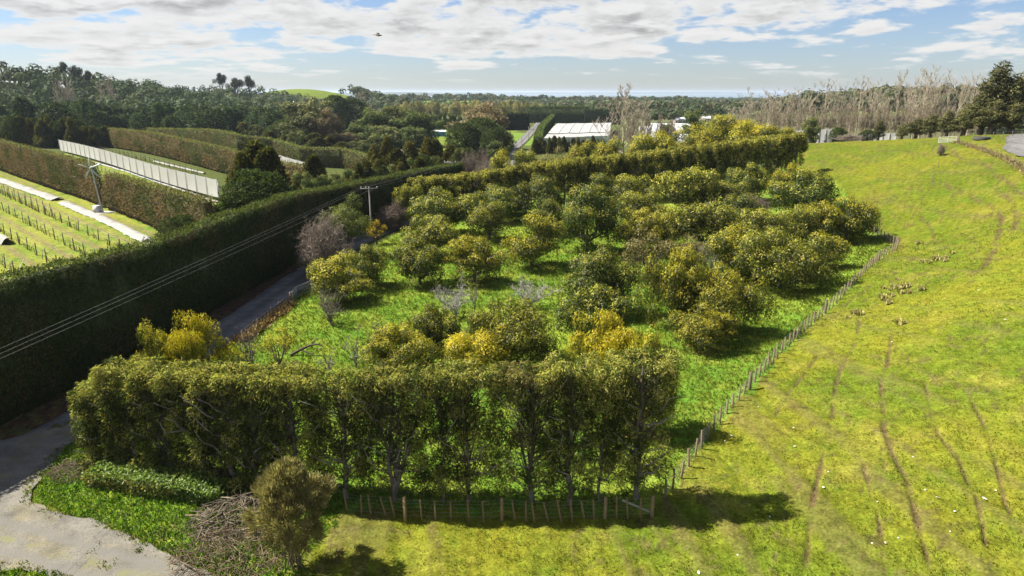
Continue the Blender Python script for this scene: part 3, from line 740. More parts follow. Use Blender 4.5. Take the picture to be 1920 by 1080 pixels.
# ------------------------------------------------------------------ hedges: long clipped walls of foliage
def hedge(name, face, back, heights, label, col, brown, density, L, Wd, group=None, lift=0.0, stems=False, seed=1, cat='hedge', mat=None, wav=.35, taper=(0, 0), bth=.40):
    """face: points along the visible foot line; back: depth (m) to the far side (left of the walking direction if positive)."""
    g = np.random.default_rng(seed)
    P = resample(np.c_[np.asarray(face, float)[:, :2], np.zeros(len(face))], 1.0)[:, :2]
    s_in = np.r_[0, np.cumsum(np.linalg.norm(np.diff(np.asarray(face, float)[:, :2], axis=0), axis=1))]
    s = np.r_[0, np.cumsum(np.linalg.norm(np.diff(P, axis=0), axis=1))]; s = s * s_in[-1] / s[-1]; Ltot = s[-1]
    hgt = np.interp(s, s_in, heights) if np.ndim(heights) else np.full(len(s), float(heights))
    if taper[0]: hgt = np.minimum(hgt, hgt.max() * (.45 + .55 * np.clip(s / taper[0], 0, 1)))
    if taper[1]: hgt = np.minimum(hgt, hgt.max() * (.45 + .55 * np.clip((Ltot - s) / taper[1], 0, 1)))
    t = np.gradient(P, axis=0); t /= np.linalg.norm(t, axis=1, keepdims=True); n = np.stack([-t[:, 1], t[:, 0]], 1) * np.sign(back); bk = abs(back)
    root = thing(name, label, cat, (P[len(P) // 2][0], P[len(P) // 2][1], h1(*P[len(P) // 2])), 0, group)
    O = np.array(root.location)
    ins = .28
    core = MB(); k = len(P)
    def ring(off): return P + n * off
    f0, f1 = ring(ins), ring(bk - ins); z0 = H(f0[:, 0], f0[:, 1]); z1 = H(f1[:, 0], f1[:, 1]); zt = np.maximum(z0, z1) * .5 + np.minimum(z0, z1) * .5 + hgt - ins
    V = np.concatenate([np.c_[f0, z0 + lift - .15 * (lift == 0)], np.c_[f0, zt], np.c_[f1, zt], np.c_[f1, z1 + lift - .15 * (lift == 0)]])
    i = np.arange(k - 1); q = [np.stack([i + a * k, i + 1 + a * k, i + 1 + b * k, i + b * k], 1) for a, b in ((0, 1), (1, 2), (2, 3), (3, 0))]
    q.append(np.array([[0, k, 2 * k, 3 * k], [k - 1, 4 * k - 1, 3 * k - 1, 2 * k - 1]]))
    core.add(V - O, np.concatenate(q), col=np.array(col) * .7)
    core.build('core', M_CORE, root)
    fol = MB()
    def scatter(area_w, fn):
        m = int(area_w * density); si = g.uniform(0, Ltot, m); return m, si
    def at_s(si, off):
        x = np.interp(si, s, P[:, 0]); y = np.interp(si, s, P[:, 1]); nx = np.interp(si, s, n[:, 0]); ny = np.interp(si, s, n[:, 1]); ln = np.hypot(nx, ny)
        return x + nx / ln * off, y + ny / ln * off, nx / ln, ny / ln
    hm = float(hgt.mean())
    for side in ('face', 'back', 'top', 'end0', 'end1'):
        if side in ('face', 'back'):
            m = int(Ltot * hm * density * (1 if side == 'face' else .6)); si = g.uniform(0, Ltot, m); hz = np.interp(si, s, hgt); zz = lift + (hz - lift) * g.random(m) ** .9
            off = np.zeros(m) if side == 'face' else np.full(m, bk); sg = -1 if side == 'face' else 1
            w1 = (fbm(si * .35, zz * .5, seed + 3, 3) - .5) * wav * 2 + (vnoise(si * 1.4, zz * .25, seed + 8) - .5) * wav * 1.2
            off = off + sg * w1 - sg * g.random(m) * .22
            x, y, nx, ny = at_s(si, off); N_ = np.stack([nx * sg, ny * sg, np.full(m, .15)], 1); z = H(x, y) + zz
        elif side == 'top':
            m = int(Ltot * bk * density * 1.15); si = g.uniform(0, Ltot, m); off = g.uniform(-.1, bk + .1, m); hz = np.interp(si, s, hgt)
            x, y, nx, ny = at_s(si, off); z = H(x, y) + hz + (fbm(si * .5, off * .8, seed + 5, 3) - .55) * wav * 1.6 + g.exponential(.07, m) * (L / .3); N_ = np.tile(np.array([0, 0, 1.]), (m, 1)); zz = hz
        else:
            e = 0 if side == 'end0' else -1; m = int(bk * hgt[e] * density * 1.2); si = np.full(m, 0.0 if e == 0 else Ltot); off = g.uniform(0, bk, m); zz = lift + (hgt[e] - lift) * g.random(m)
            tt = t[e] * (-1 if e == 0 else 1); x, y, nx, ny = at_s(si, off); ww = (fbm(off * .8, zz * .5, seed + 6, 3) - .4) * wav
            x = x + tt[0] * ww; y = y + tt[1] * ww; z = H(x, y) + zz; N_ = np.tile(np.array([tt[0], tt[1], .1]), (m, 1))
        if m < 1: continue
        pp = np.stack([x, y, z], 1) - O
        dv = N_ * .22 + g.normal(0, .6, (m, 3)); dv[:, 2] += (.35 if side != 'top' else .1)
        nn_ = N_ + g.normal(0, .38, (m, 3)); nn_[:, 2] += .25
        c = tint(col, m, g, .32, .12)
        pat = fbm(si * .22 + 3, zz * .35, seed + 11, 3) if side != 'top' else np.full(m, .4)
        bf = g.random(m) < sstep(pat, bth, bth + .26) * .9
        c[bf] = tint(brown, int(bf.sum()), g, .3, .1)
        if side == 'top': tpm = g.random(m) < .55; c[tpm] = tint(np.array(col) * 1.5 + np.array((.05, .055, .008)), int(tpm.sum()), g, .3, .1)  # top leaves coloured lighter and yellower, painting in a sunlit upper edge
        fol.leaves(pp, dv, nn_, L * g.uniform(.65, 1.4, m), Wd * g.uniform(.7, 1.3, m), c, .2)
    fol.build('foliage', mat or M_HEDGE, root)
    if stems:
        sb_ = MB(); si = np.arange(.6, Ltot, 1.15) + g.uniform(-.2, .2, len(np.arange(.6, Ltot, 1.15))); x, y, _, _ = at_s(si, np.full(len(si), bk * .35)); z = H(x, y)
        sb_.segs(np.stack([x, y, z - .1], 1) - O, np.stack([x, y, z + lift + .7], 1) - O, .17, .14, 5, (.075, .05, .038)); so = sb_.build('stems', M_BARK, root); so['kind'] = 'stuff'
    return root
HG, HB = (.095, .100, .034), (.195, .14, .08)
LHC, LHB = (.030, .036, .014), (.060, .044, .024)
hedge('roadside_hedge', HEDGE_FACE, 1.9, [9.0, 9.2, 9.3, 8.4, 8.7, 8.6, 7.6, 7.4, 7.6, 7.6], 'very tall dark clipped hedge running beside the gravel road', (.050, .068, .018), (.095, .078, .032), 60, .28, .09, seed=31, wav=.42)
L1 = [(-150,197.5),(-136,183),(-107,156),(-86,136.6),(-78.3,128.6)]
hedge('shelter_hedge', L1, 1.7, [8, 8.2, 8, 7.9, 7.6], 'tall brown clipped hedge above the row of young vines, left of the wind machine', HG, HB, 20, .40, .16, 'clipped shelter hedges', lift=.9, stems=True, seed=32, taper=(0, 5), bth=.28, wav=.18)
L2 = [(-76,126.5),(-64,114.5),(-54.4,104),(-41,89.5)]
hedge('shelter_hedge', L2, 1.7, [6.9, 6.7, 6.9, 7.3], 'tall brown clipped hedge right of the wind machine, ending at the dark shrubs', HG, HB, 22, .40, .16, 'clipped shelter hedges', lift=.8, stems=True, seed=33, taper=(4, 0), bth=.28, wav=.18)
L3 = [(-162,276),(-152,266),(-116,229),(-80,192),(-60,171),(-47,158)]
hedge('shelter_hedge', L3, 1.8, [7, 7.2, 7.3, 7, 6, 5.2], 'long brown clipped hedge behind the white windbreak netting', (.115, .125, .042), (.235, .165, .09), 14, .50, .2, 'clipped shelter hedges', lift=.5, stems=True, seed=34, bth=.28, wav=.18)
L4 = [(-157,300),(-113,262),(-98,246)]
hedge('shelter_hedge', L4, 1.9, [6.5, 7.3, 7.5], 'far clipped hedge showing above the long hedge, in front of the pine hill', (.115, .135, .042), (.19, .15, .07), 12, .55, .22, 'clipped shelter hedges', seed=35, bth=.30, wav=.2)
ZZ = [(-97.4, 245), (-84.8, 245.4), (-70.8, 231), (-57.2, 231.4), (-45.6, 219.4), (-32, 206)]
zh = [7.2, 6.6, 5.6, 6.4, 5.4, 5.2]
zl = ['clipped hedge segment with a dark shaded face, furthest from the camera of the zigzag', 'sunlit clipped hedge segment between the two dark hedge faces', 'dark shaded hedge face nearest the tall golden conifers', 'low sunlit clipped hedge running down behind the golden conifers']
for i in range(4):
    hedge('shelter_hedge', [ZZ[i], ((ZZ[i][0] + ZZ[i + 1][0]) / 2, (ZZ[i][1] + ZZ[i + 1][1]) / 2), ZZ[i + 1]], 2.4, [zh[i], (zh[i] + zh[i + 1]) / 2, zh[i + 1]], zl[i], (.115, .135, .042), (.19, .15, .07), 14, .5, .2, 'clipped shelter hedges', seed=36 + i, bth=.32, wav=.2)
def far_hedge(pts, y0, y1, hgt, label, col, seed, back=3.0):
    a, b = D(pts[0], 240, y0), D(pts[1], 240, y1)
    hedge('shelter_hedge', [a[:2], (a[:2] + b[:2]) / 2, b[:2]], back, [hgt] * 3, label, col, np.array(col) * .9, 5, 1.0, .4, 'clipped shelter hedges', seed=seed)
far_hedge((926, 992), 470, 478, 11, 'very dark distant hedge left of the far road', (.026, .036, .014), 45)
far_hedge((985, 1100), 600, 590, 13.5, 'bright green distant hedge behind the white canopy, with ribbed face', (.065, .09, .025), 46)
far_hedge((1096, 1160), 575, 560, 11.5, 'dark distant hedge at the right end of the ribbed green hedge', (.035, .05, .02), 47)
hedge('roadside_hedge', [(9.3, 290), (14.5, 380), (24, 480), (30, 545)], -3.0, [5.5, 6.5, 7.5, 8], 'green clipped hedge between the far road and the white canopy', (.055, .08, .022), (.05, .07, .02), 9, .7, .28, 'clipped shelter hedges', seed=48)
hedge('ivy_hedge', px_path([(160, 912), (215, 925), (290, 936), (345, 945), (402, 956)]), 1.3, [.8, 1.0, .95, 1.0, .8], 'low scrambling green hedge along the top of the grass verge', (.10, .15, .03), (.20, .20, .045), 190, .17, .10, seed=50, mat=M_AVO, wav=.3)

# ------------------------------------------------------------------ front shelterbelt: tall trees, tops cut flat
def shelter_tree(seed, Hh, rx, ry, ncl, ncard, low=.06, L=.22, Wd=.042, fork=False, tr=.17, base=(.075, .100, .022), tip=(.36, .35, .085), tipf=.40, lean=(0, 0), bare_low=.0, side_limbs=1):
    g = np.random.default_rng(seed); tb, cb = MB(), MB(); tcol = (.185, .165, .14)
    stems = [limb_path(np.array([0, 0, -.3]), np.array([lean[0], lean[1], Hh * .97]), g, 7, .10)]
    if fork:
        for a in fork: stems.append(np.concatenate([[[0, 0, .4]], limb_path(np.array([a * .12, 0, 1.2]), np.array([a, g.normal(0, .3), Hh * .95]), g, 6, .12)]))
    for si, P in enumerate(stems):
        rr = np.linspace(tr * (1 if si == 0 else .75), tr * .3, len(P)); tb.segs(P[:-1], P[1:], rr[:-1], rr[1:], 7, tint(tcol, len(P) - 1, g, .2, .05))
    for k in range(side_limbs * 2):                      # pale dead side limbs
        f = g.uniform(.2, .85); p = stems[0][0] + (stems[0][-1] - stems[0][0]) * f; a = g.choice([0, np.pi]) + g.normal(0, .5)
        q = p + np.array([np.cos(a) * rx * g.uniform(.6, 1.2), -ry * g.uniform(.85, 1.15), g.uniform(.4, 2.4)])
        P = limb_path(p, q, g, 4, .2, -.08); rr = np.linspace(.055, .015, 5); tb.segs(P[:-1], P[1:], rr[:-1], rr[1:], 4, (.24, .22, .19))
    for k in range(ncl):
        f = low + (1 - low) * g.random() ** (.80 + bare_low); stem = stems[g.integers(len(stems))]
        zi = np.clip(f * .93 - .05, .02, .95); p = np.array([np.interp(zi * Hh, stem[:, 2], stem[:, j]) for j in range(3)])
        if g.random() < .2: f = 1 - .10 * g.random()
        sx1, sy1 = g.uniform(-1, 1), g.uniform(-1, 1)
        if g.random() < .5: sy1 = np.sign(sy1) * g.uniform(.75, 1)
        a = np.arctan2(sy1, sx1)
        sx1 = np.sign(sx1) * abs(sx1) ** .9
        q = np.array([sx1 * rx + p[0] * .3, sy1 * ry + p[1] * .3, min(f * Hh, Hh - .18)])
        P = limb_path(p, q, g, 3, .18, .05); tb.segs(P[:-1], P[1:], [.028, .02, .013], [.02, .013, .006], 3, (.085, .072, .055))
        cr_ = g.uniform(.18, .42) * (1 if L < .3 else 1.35); n = int(ncard * (cr_ / .42) ** 1.7)
        dd_ = rdir(n, -1, g); pp = q + dd_ * (cr_ * g.uniform(.2, 1.0, n) ** .6)[:, None] * np.array([1.0, 1.0, 1.25])
        pp[:, 2] = np.where(pp[:, 2] > Hh, Hh - g.exponential(.06, n) + .06, pp[:, 2])
        tg = g.normal(0, 1, (n, 3)); tg -= dd_ * (tg * dd_).sum(1, keepdims=True)
        dv = tg * .7 + dd_ * .3 + np.array([np.cos(a), np.sin(a), 0]) * .3; dv[:, 2] -= .3
        nn_ = dd_ + g.normal(0, .4, (n, 3)); nn_[:, 2] += .5
        c = tint(np.array(base) * g.uniform(.6, 1.2), n, g, .28, .1)
        tp = g.random(n) < (.8 if g.random() < tipf * (2.0 if q[2] > Hh * .88 else .8) else .06); c[tp] = tint(tip, int(tp.sum()), g, .25, .12)
        cb.leaves(pp, dv, nn_, L * g.uniform(.6, 1.35, n), Wd * g.uniform(.7, 1.3, n), c, .22)
    return tb, cb
SH = [ # px of trunk foot, foot row, top row, half width (m), clusters, options, label
 (192, 872, 704, .85, 110, dict(low=.02), 'ragged low conifer at the road end of the front shelterbelt'),
 (212, 878, 702, 1.25, 120, dict(low=.02), 'low conifer between the ragged end tree and the step up in the front shelterbelt'),
 (262, 886, 668, 1.45, 165, dict(low=.0), 'dense tall conifer at the step in the top of the front shelterbelt'),
 (322, 898, 674, 1.45, 165, dict(low=.0), 'dense conifer above the middle of the low ivy hedge'),
 (385, 908, 676, 1.5, 165, dict(low=.0, side_limbs=3), 'dense conifer above the right end of the low ivy hedge'),
 (440, 920, 682, 1.45, 150, dict(low=.02, side_limbs=3), 'conifer with dark skirt standing behind the brush pile'),
 (487, 926, 680, 1.35, 130, dict(low=.04, side_limbs=4, tr=.16), 'conifer with pale trunk capped by a sawn top, behind the feathery bush'),
 (560, 930, 684, 1.45, 140, dict(low=.05, side_limbs=2), 'conifer directly behind the crown of the feathery bush'),
 (652, 934, 686, 1.55, 120, dict(low=.10, bare_low=0, tr=.15, side_limbs=5), 'leaning-limbed shelterbelt tree right of the feathery bush, with dark bare trunk'),
 (742, 938, 682, 1.75, 150, dict(low=.08, bare_low=0, tr=.15, fork=(-1.0, .75, 1.9), side_limbs=4), 'shelterbelt tree with several pale forked stems spreading from its foot'),
 (832, 940, 684, 1.1, 70, dict(low=.12, tr=.07), 'thin young stem between the forked tree and the straight dark trunk'),
 (880, 940, 674, 1.35, 115, dict(low=.10, bare_low=0, tr=.12, side_limbs=2), 'shelterbelt tree with a straight slim dark trunk, right of the forked tree'),
 (998, 940, 676, 1.75, 160, dict(low=.08, bare_low=0, tr=.15, side_limbs=4, tip=(.24, .21, .07)), 'broad brownish shelterbelt tree in the middle of the wire fence'),
 (1066, 944, 660, 1.3, 105, dict(low=.11, bare_low=0, tr=.16, side_limbs=3), 'shelterbelt tree with a thick straight pale trunk reaching the flat top'),
 (1125, 940, 690, 1.1, 75, dict(low=.12, tr=.08), 'slim shelterbelt tree between the thick pale trunk and the end tree'),
 (1192, 938, 652, 1.55, 150, dict(low=.10, bare_low=0, tr=.16, side_limbs=6), 'end tree of the front shelterbelt beside the corner post'),
]
for i, (px, fy, ty, hw, ncl, kw, lab) in enumerate(SH):
    p = G(px, fy); hh = D(px, ty, p[1])[2] - p[2] - .55 - (.3 if i < 2 else 0)
    tb, cb = shelter_tree(400 + i, hh, hw * (1.12 if i > 2 else 1), .85, int(ncl * 1.5), 118, **kw)
    for a in cb.V: a[:, 1] += .34
    o = thing('shelterbelt_tree', lab, 'tree', p - (0, 0, .02), 0, 'trees of the front shelterbelt')
    tb.build('trunk', M_BARK, o, True); cb.build('crown', M_NEEDLE, o)

# back shelterbelt behind the orchard, from the road side up the slope
for k in range(4):
    tb, cb = shelter_tree(450 + k, 7.5, 1.45, 1.2, 78, 46, low=.10, bare_low=-.05, L=.38, Wd=.12, tr=.17, base=(.085, .10, .02), tip=(.33, .31, .065), tipf=.42, side_limbs=2)
    proto('belt%d' % k, tb, cb, 1.75, 7.5, M_NEEDLE)
bel = resample(np.array([(-15.5,116,0),(5,121.5,0),(30,130.5,0),(58,141,0)], float), .5)
sb_len = np.r_[0, np.cumsum(np.linalg.norm(np.diff(bel, axis=0), axis=1))]
stations = np.arange(0, sb_len[-1], 2.35)
for i, sx_ in enumerate(stations):
    x, y = np.interp(sx_, sb_len, bel[:, 0]), np.interp(sx_, sb_len, bel[:, 1]) + random.uniform(-.25, .25)
    pxx = 960 + FPX * x / (y * CP + 10 * SP)
    top = np.interp(pxx, [780, 870, 1000, 1200, 1490], [334, 327, 306, 286, 250])
    zt = D(960, top, y)[2]; z = h1(x, y)
    if i == 0: lab = 'first tree of the back shelterbelt, nearest the power pole and road'
    elif i >= len(stations) - 2: lab = 'dark tree closing the uphill end of the back shelterbelt' if i == len(stations) - 1 else 'second to last tree at the uphill end of the back shelterbelt'
    else: lab = 'flat topped tree, ' + ORD[i] + ' from the road end of the back shelterbelt'
    put_at('belt%d' % (i % 4), 'shelterbelt_tree', x, y, 1.9, zt - z, lab, 'tree', 'trees of the back shelterbelt')

# ------------------------------------------------------------------ orchard: every avocado tree (centre px, top row, foot row, crown width px)
AV = 'avocado trees of the orchard'
ORCHARD = [
 ('avo3', 643, 488, 567, 118, 'olive gold avocado tree by the roadside fence, with a bare bush at its left foot'),
 ('avo0', 687, 467, 538, 88, 'round green avocado tree just behind the olive gold tree near the roadside fence'),
 ('avo0', 788, 456, 534, 96, 'front avocado tree at the left end of the orchard block, beside the open grass strip'),
 ('avo4', 890, 445, 529, 108, 'reddish gold avocado tree with a long shadow behind the bare grey bush'),
 ('avo1', 917, 381, 450, 84, 'small avocado tree with its dark forked trunk visible, between two larger trees'),
 ('avo3', 997, 408, 500, 112, 'yellow topped avocado tree with a thin pale trunk above the bare spreading tree'),
 ('avo1', 813, 408, 482, 106, 'dense avocado tree directly behind the leftmost tree of the orchard block'),
 ('avo0', 825, 360, 440, 118, 'large golden green avocado tree, third back along the left side of the orchard'),
 ('avo1', 772, 348, 425, 62, 'upright avocado tree at the left end of the back shelterbelt'),
 ('avo2', 1100, 360, 472, 122, 'tall dark avocado tree in the middle of the orchard with clear grass in front'),
 ('avo2', 1122, 478, 585, 145, 'dull avocado tree with grey dead twigs on its top, behind the central shade'),
 ('avo0', 1116, 545, 645, 140, 'avocado tree in front of the one with grey dead twigs'),
 ('avo0', 815, 578, 655, 92, 'dark avocado tree beside the tangle of bare branches near the front'),
 ('avo4', 750, 618, 700, 150, 'low avocado tree mixed with pinkish dead vine just behind the front shelterbelt'),
 ('avo1', 948, 573, 675, 178, 'wide avocado tree in front of the two bare spreading trees'),
 ('avo_gold', 893, 620, 705, 122, 'golden flowering avocado tree showing over the middle of the front shelterbelt'),
 ('avo_gold', 1133, 595, 730, 118, 'brightest yellow avocado tree showing over the front shelterbelt near its thick pale trunk'),
 ('avo3', 1202, 640, 812, 118, 'olive gold avocado tree crowded behind the end tree of the front shelterbelt'),
 ('avo3', 1270, 480, 610, 150, 'tall left half of the big spreading avocado pair beside the fence shadow'),
 ('avo4', 1352, 515, 625, 165, 'brown gold right half of the big spreading avocado pair, branches reaching to the fence'),
 ('avo4', 1318, 582, 655, 110, 'low drooping avocado branch mass touching the grass at the front of the spreading pair'),
 ('avo1', 1462, 430, 540, 195, 'largest dark avocado tree with a dark hollow underneath, nearest the long fence'),
 ('avo3', 1385, 432, 520, 130, 'pale olive avocado tree left of the largest dark tree'),
 ('avo3', 1530, 440, 505, 100, 'avocado tree with a low branch pointing at the fence corner'),
 ('avo3', 1585, 375, 452, 108, 'orange topped avocado tree at the right corner of the orchard'),
 ('avo4', 1540, 378, 452, 90, 'brownish avocado tree left of the orange topped corner tree'),
 ('avo1', 1435, 395, 478, 118, 'avocado tree in front of the pinkish dead topped tree'),
 ('avo1', 1315, 383, 468, 138, 'broad dark avocado tree in the centre right of the orchard'),
 ('avo4', 1200, 395, 470, 100, 'reddish olive avocado tree right of the tall dark central tree'),
 ('avo_thin', 1212, 440, 525, 115, 'grey leafed avocado tree with thin crown in front of the reddish olive one'),
 ('avo_thin', 1298, 448, 515, 90, 'grey leafed avocado tree with thin crown behind the big spreading pair'),
 ('avo2', 1010, 337, 412, 100, 'dark avocado tree in front of the back shelterbelt, left of centre'),
 ('avo2', 930, 355, 415, 108, 'dark avocado tree behind the small forked trunk tree'),
 ('avo1', 1182, 330, 402, 98, 'avocado tree in the back row right of the bare dark trunk of the shelterbelt'),
 ('avo1', 1195, 362, 430, 100, 'olive avocado tree one row in front of the back row, in the middle'),
 ('avo1', 1290, 318, 412, 128, 'largest rounded avocado tree of the back row'),
 ('avo0', 1400, 313, 380, 82, 'neat rounded avocado tree high in the back row towards the uphill end'),
 ('avo1', 1362, 342, 410, 100, 'avocado tree between the largest rounded one and the dark uphill tree'),
 ('avo4', 1470, 312, 385, 70, 'brownish avocado tree under the uphill end of the back shelterbelt'),
 ('avo2', 1508, 328, 408, 122, 'dark reddish avocado tree at the uphill end of the orchard edge'),
 ('avo3', 1092, 315, 375, 66, 'yellow green avocado tree against the back shelterbelt, right of the bare dark trunk'),
 ('avo2', 1030, 380, 440, 70, 'dark avocado tree in the gap behind the yellow topped tree'),
 ('avo1', 1255, 400, 462, 90, 'avocado tree wedged left of the broad dark centre right tree'),
 ('avo2', 1385, 372, 440, 90, 'avocado tree left of the pinkish dead topped tree'),
 ('avo1', 1490, 392, 470, 90, 'avocado tree right of the pinkish dead topped tree'),
 ('avo2', 880, 352, 408, 60, 'small avocado tree at the foot of the back shelterbelt near its left end'),
 ('avo2', 1125, 332, 395, 70, 'avocado tree half hidden behind the tall dark central tree'),
 ('avo_gold', 367, 597, 735, 96, 'bright yellow avocado tree above the front shelterbelt beside the road'),
 ('avo3', 300, 616, 735, 84, 'olive avocado tree left of the bright yellow one, against the dark hedge'),
 ('avo_sparse', 432, 640, 722, 80, 'sparse yellowing avocado tree in front of the road verge'),
 ('avo_sparse', 527, 616, 690, 76, 'thin yellow leafed avocado tree with a fallen branch to its right'),
]
for k, cx, top, base, w, lab in ORCHARD:
    if w >= 150 and k in ('avo0', 'avo1', 'avo2', 'avo3', 'avo4'): k = 'avo_big%d' % (k in ('avo3', 'avo4'))
    put(k, 'avocado_tree', cx, top, w * .93, lab, 'avocado tree', AV, base=base)
BARE = [('bare_dark', 620, 543, 609, 78, 'bare dark leafless bush beside the olive gold tree at the roadside fence'),
 ('bare0', 855, 528, 594, 84, 'bare grey tangled tree standing in grass in front of the lone reddish gold tree'),
 ('bare_tall', 890, 510, 585, 26, 'bare upright stems at the right side of the grey tangled tree'),
 ('bare1', 990, 520, 578, 98, 'bare grey tree with wide twisted limbs below the yellow topped tree'),
 ('bare_tall', 668, 612, 690, 60, 'leafless dark tree leaning over the grass behind the front shelterbelt'),
 ('bare_tall', 617, 645, 702, 52, 'thin leafless sapling just left of the leaning dark tree'),
 ('bare_dark', 712, 600, 640, 40, 'small dense tangle of brown vine in the front orchard grass'),
 ('bare_dark', 470, 612, 700, 60, 'leafless twiggy tree between the yellow tree and the road'),
 ('brown_shrub', 1413, 372, 425, 52, 'pinkish brown dead topped tree among the green avocado trees'),
 ('bare0', 1110, 482, 560, 70, 'grey dead twigs sticking out of the dull avocado tree'),
 ('bare0', 1330, 455, 520, 60, 'grey leafless tree caught between the green crowns behind the spreading pair'),
]
for k, cx, top, base, w, lab in BARE:
    put(k, 'bare_tree', cx, top, w, lab, 'bare tree', 'bare trees in the orchard', base=base)
ROADSIDE = [('bare_shrub', 'grey_shrub', 612, 420, 522, 100, 'big grey leafless shrub leaning over the road edge'),
 ('bare_shrub', 'grey_shrub', 590, 455, 515, 50, 'smaller grey leafless shrub at the road edge left of the big one'),
 ('shrub_green', 'roadside_tree', 650, 382, 478, 88, 'pale yellow green leafy tree left of the power pole'),
 ('small_yellow', 'yellow_sapling', 706, 412, 458, 34, 'small bright yellow sapling at the foot of the power pole'),
 ('brown_shrub', 'brown_shrub', 728, 392, 432, 46, 'purplish brown shrub right of the power pole, lower one'),
 ('brown_shrub', 'brown_shrub', 745, 380, 428, 40, 'purplish brown shrub against the orchard corner, taller one')]
for k, nm, cx, top, base, w, lab in ROADSIDE:
    put(k, nm, cx, top, w, lab, 'shrub' if 'shrub' in nm else 'tree', base=base)
# fallen limb beside the thin yellow tree
fb = MB(); p0 = G(545, 668)
pp = np.array([[0, 0, .1], [.8, .25, .5], [1.6, .3, .85], [2.3, .2, 1.0], [2.75, .1, .8]]); fb.segs(pp[:-1], pp[1:], [.13, .11, .09, .06], [.11, .09, .06, .03], 6, (.07, .055, .045))
fb.segs([[.8, .25, .5], [.8, .25, .5], [1.6, .3, .85]], [[1.6, -.2, .3], [2.2, -.3, .15], [2.1, .9, 1.3]], .07, .025, 5, (.07, .055, .045))
o = fb.build('fallen_branch', M_BARK, label='dark broken limb lying right of the thin yellow leafed avocado tree', category='branch'); o.location = p0

BEHIND = [('avo3', 948, 288, 150, 60), ('avo1', 985, 284, 158, 62), ('avo_thin', 1045, 286, 152, 84), ('avo3', 1098, 274, 155, 78), ('avo3', 1150, 268, 160, 78),
 ('avo3', 1200, 260, 160, 84), ('avo4', 1246, 248, 163, 92), ('avo3', 1300, 242, 168, 92), ('avo4', 1372, 221, 172, 104), ('avo3', 1330, 250, 163, 80),
 ('avo3', 1432, 240, 168, 84), ('avo3', 1470, 243, 170, 60), ('avo_gold', 1410, 228, 172, 70)]
BL = ['yellow green avocado tree over the left end of the back shelterbelt, beside the far road', 'yellow green avocado tree second along behind the back shelterbelt', 'brownish thin avocado tree behind the back shelterbelt, in front of the white canopy',
 'olive gold tree behind the back shelterbelt under the right end of the white canopy', 'olive gold tree behind the back shelterbelt at the foot of the tall bare poplar', 'olive gold tree behind the back shelterbelt just right of the tall bare poplar',
 'golden tree behind the back shelterbelt left of the highest golden crown', 'olive gold tree directly left of the highest golden crown', 'highest golden crown behind the back shelterbelt', 'low olive gold tree in front of the gap left of the highest golden crown',
 'olive gold tree between the highest golden crown and the dark belt end', 'small olive tree over the dark uphill end of the back shelterbelt', 'golden tree touching the right side of the highest golden crown']
for (k, cx, top, y, w), lab in zip(BEHIND, BL):
    put(k, 'avocado_tree', cx, top, w, lab, 'avocado tree', 'avocado trees behind the back shelterbelt', y=y)

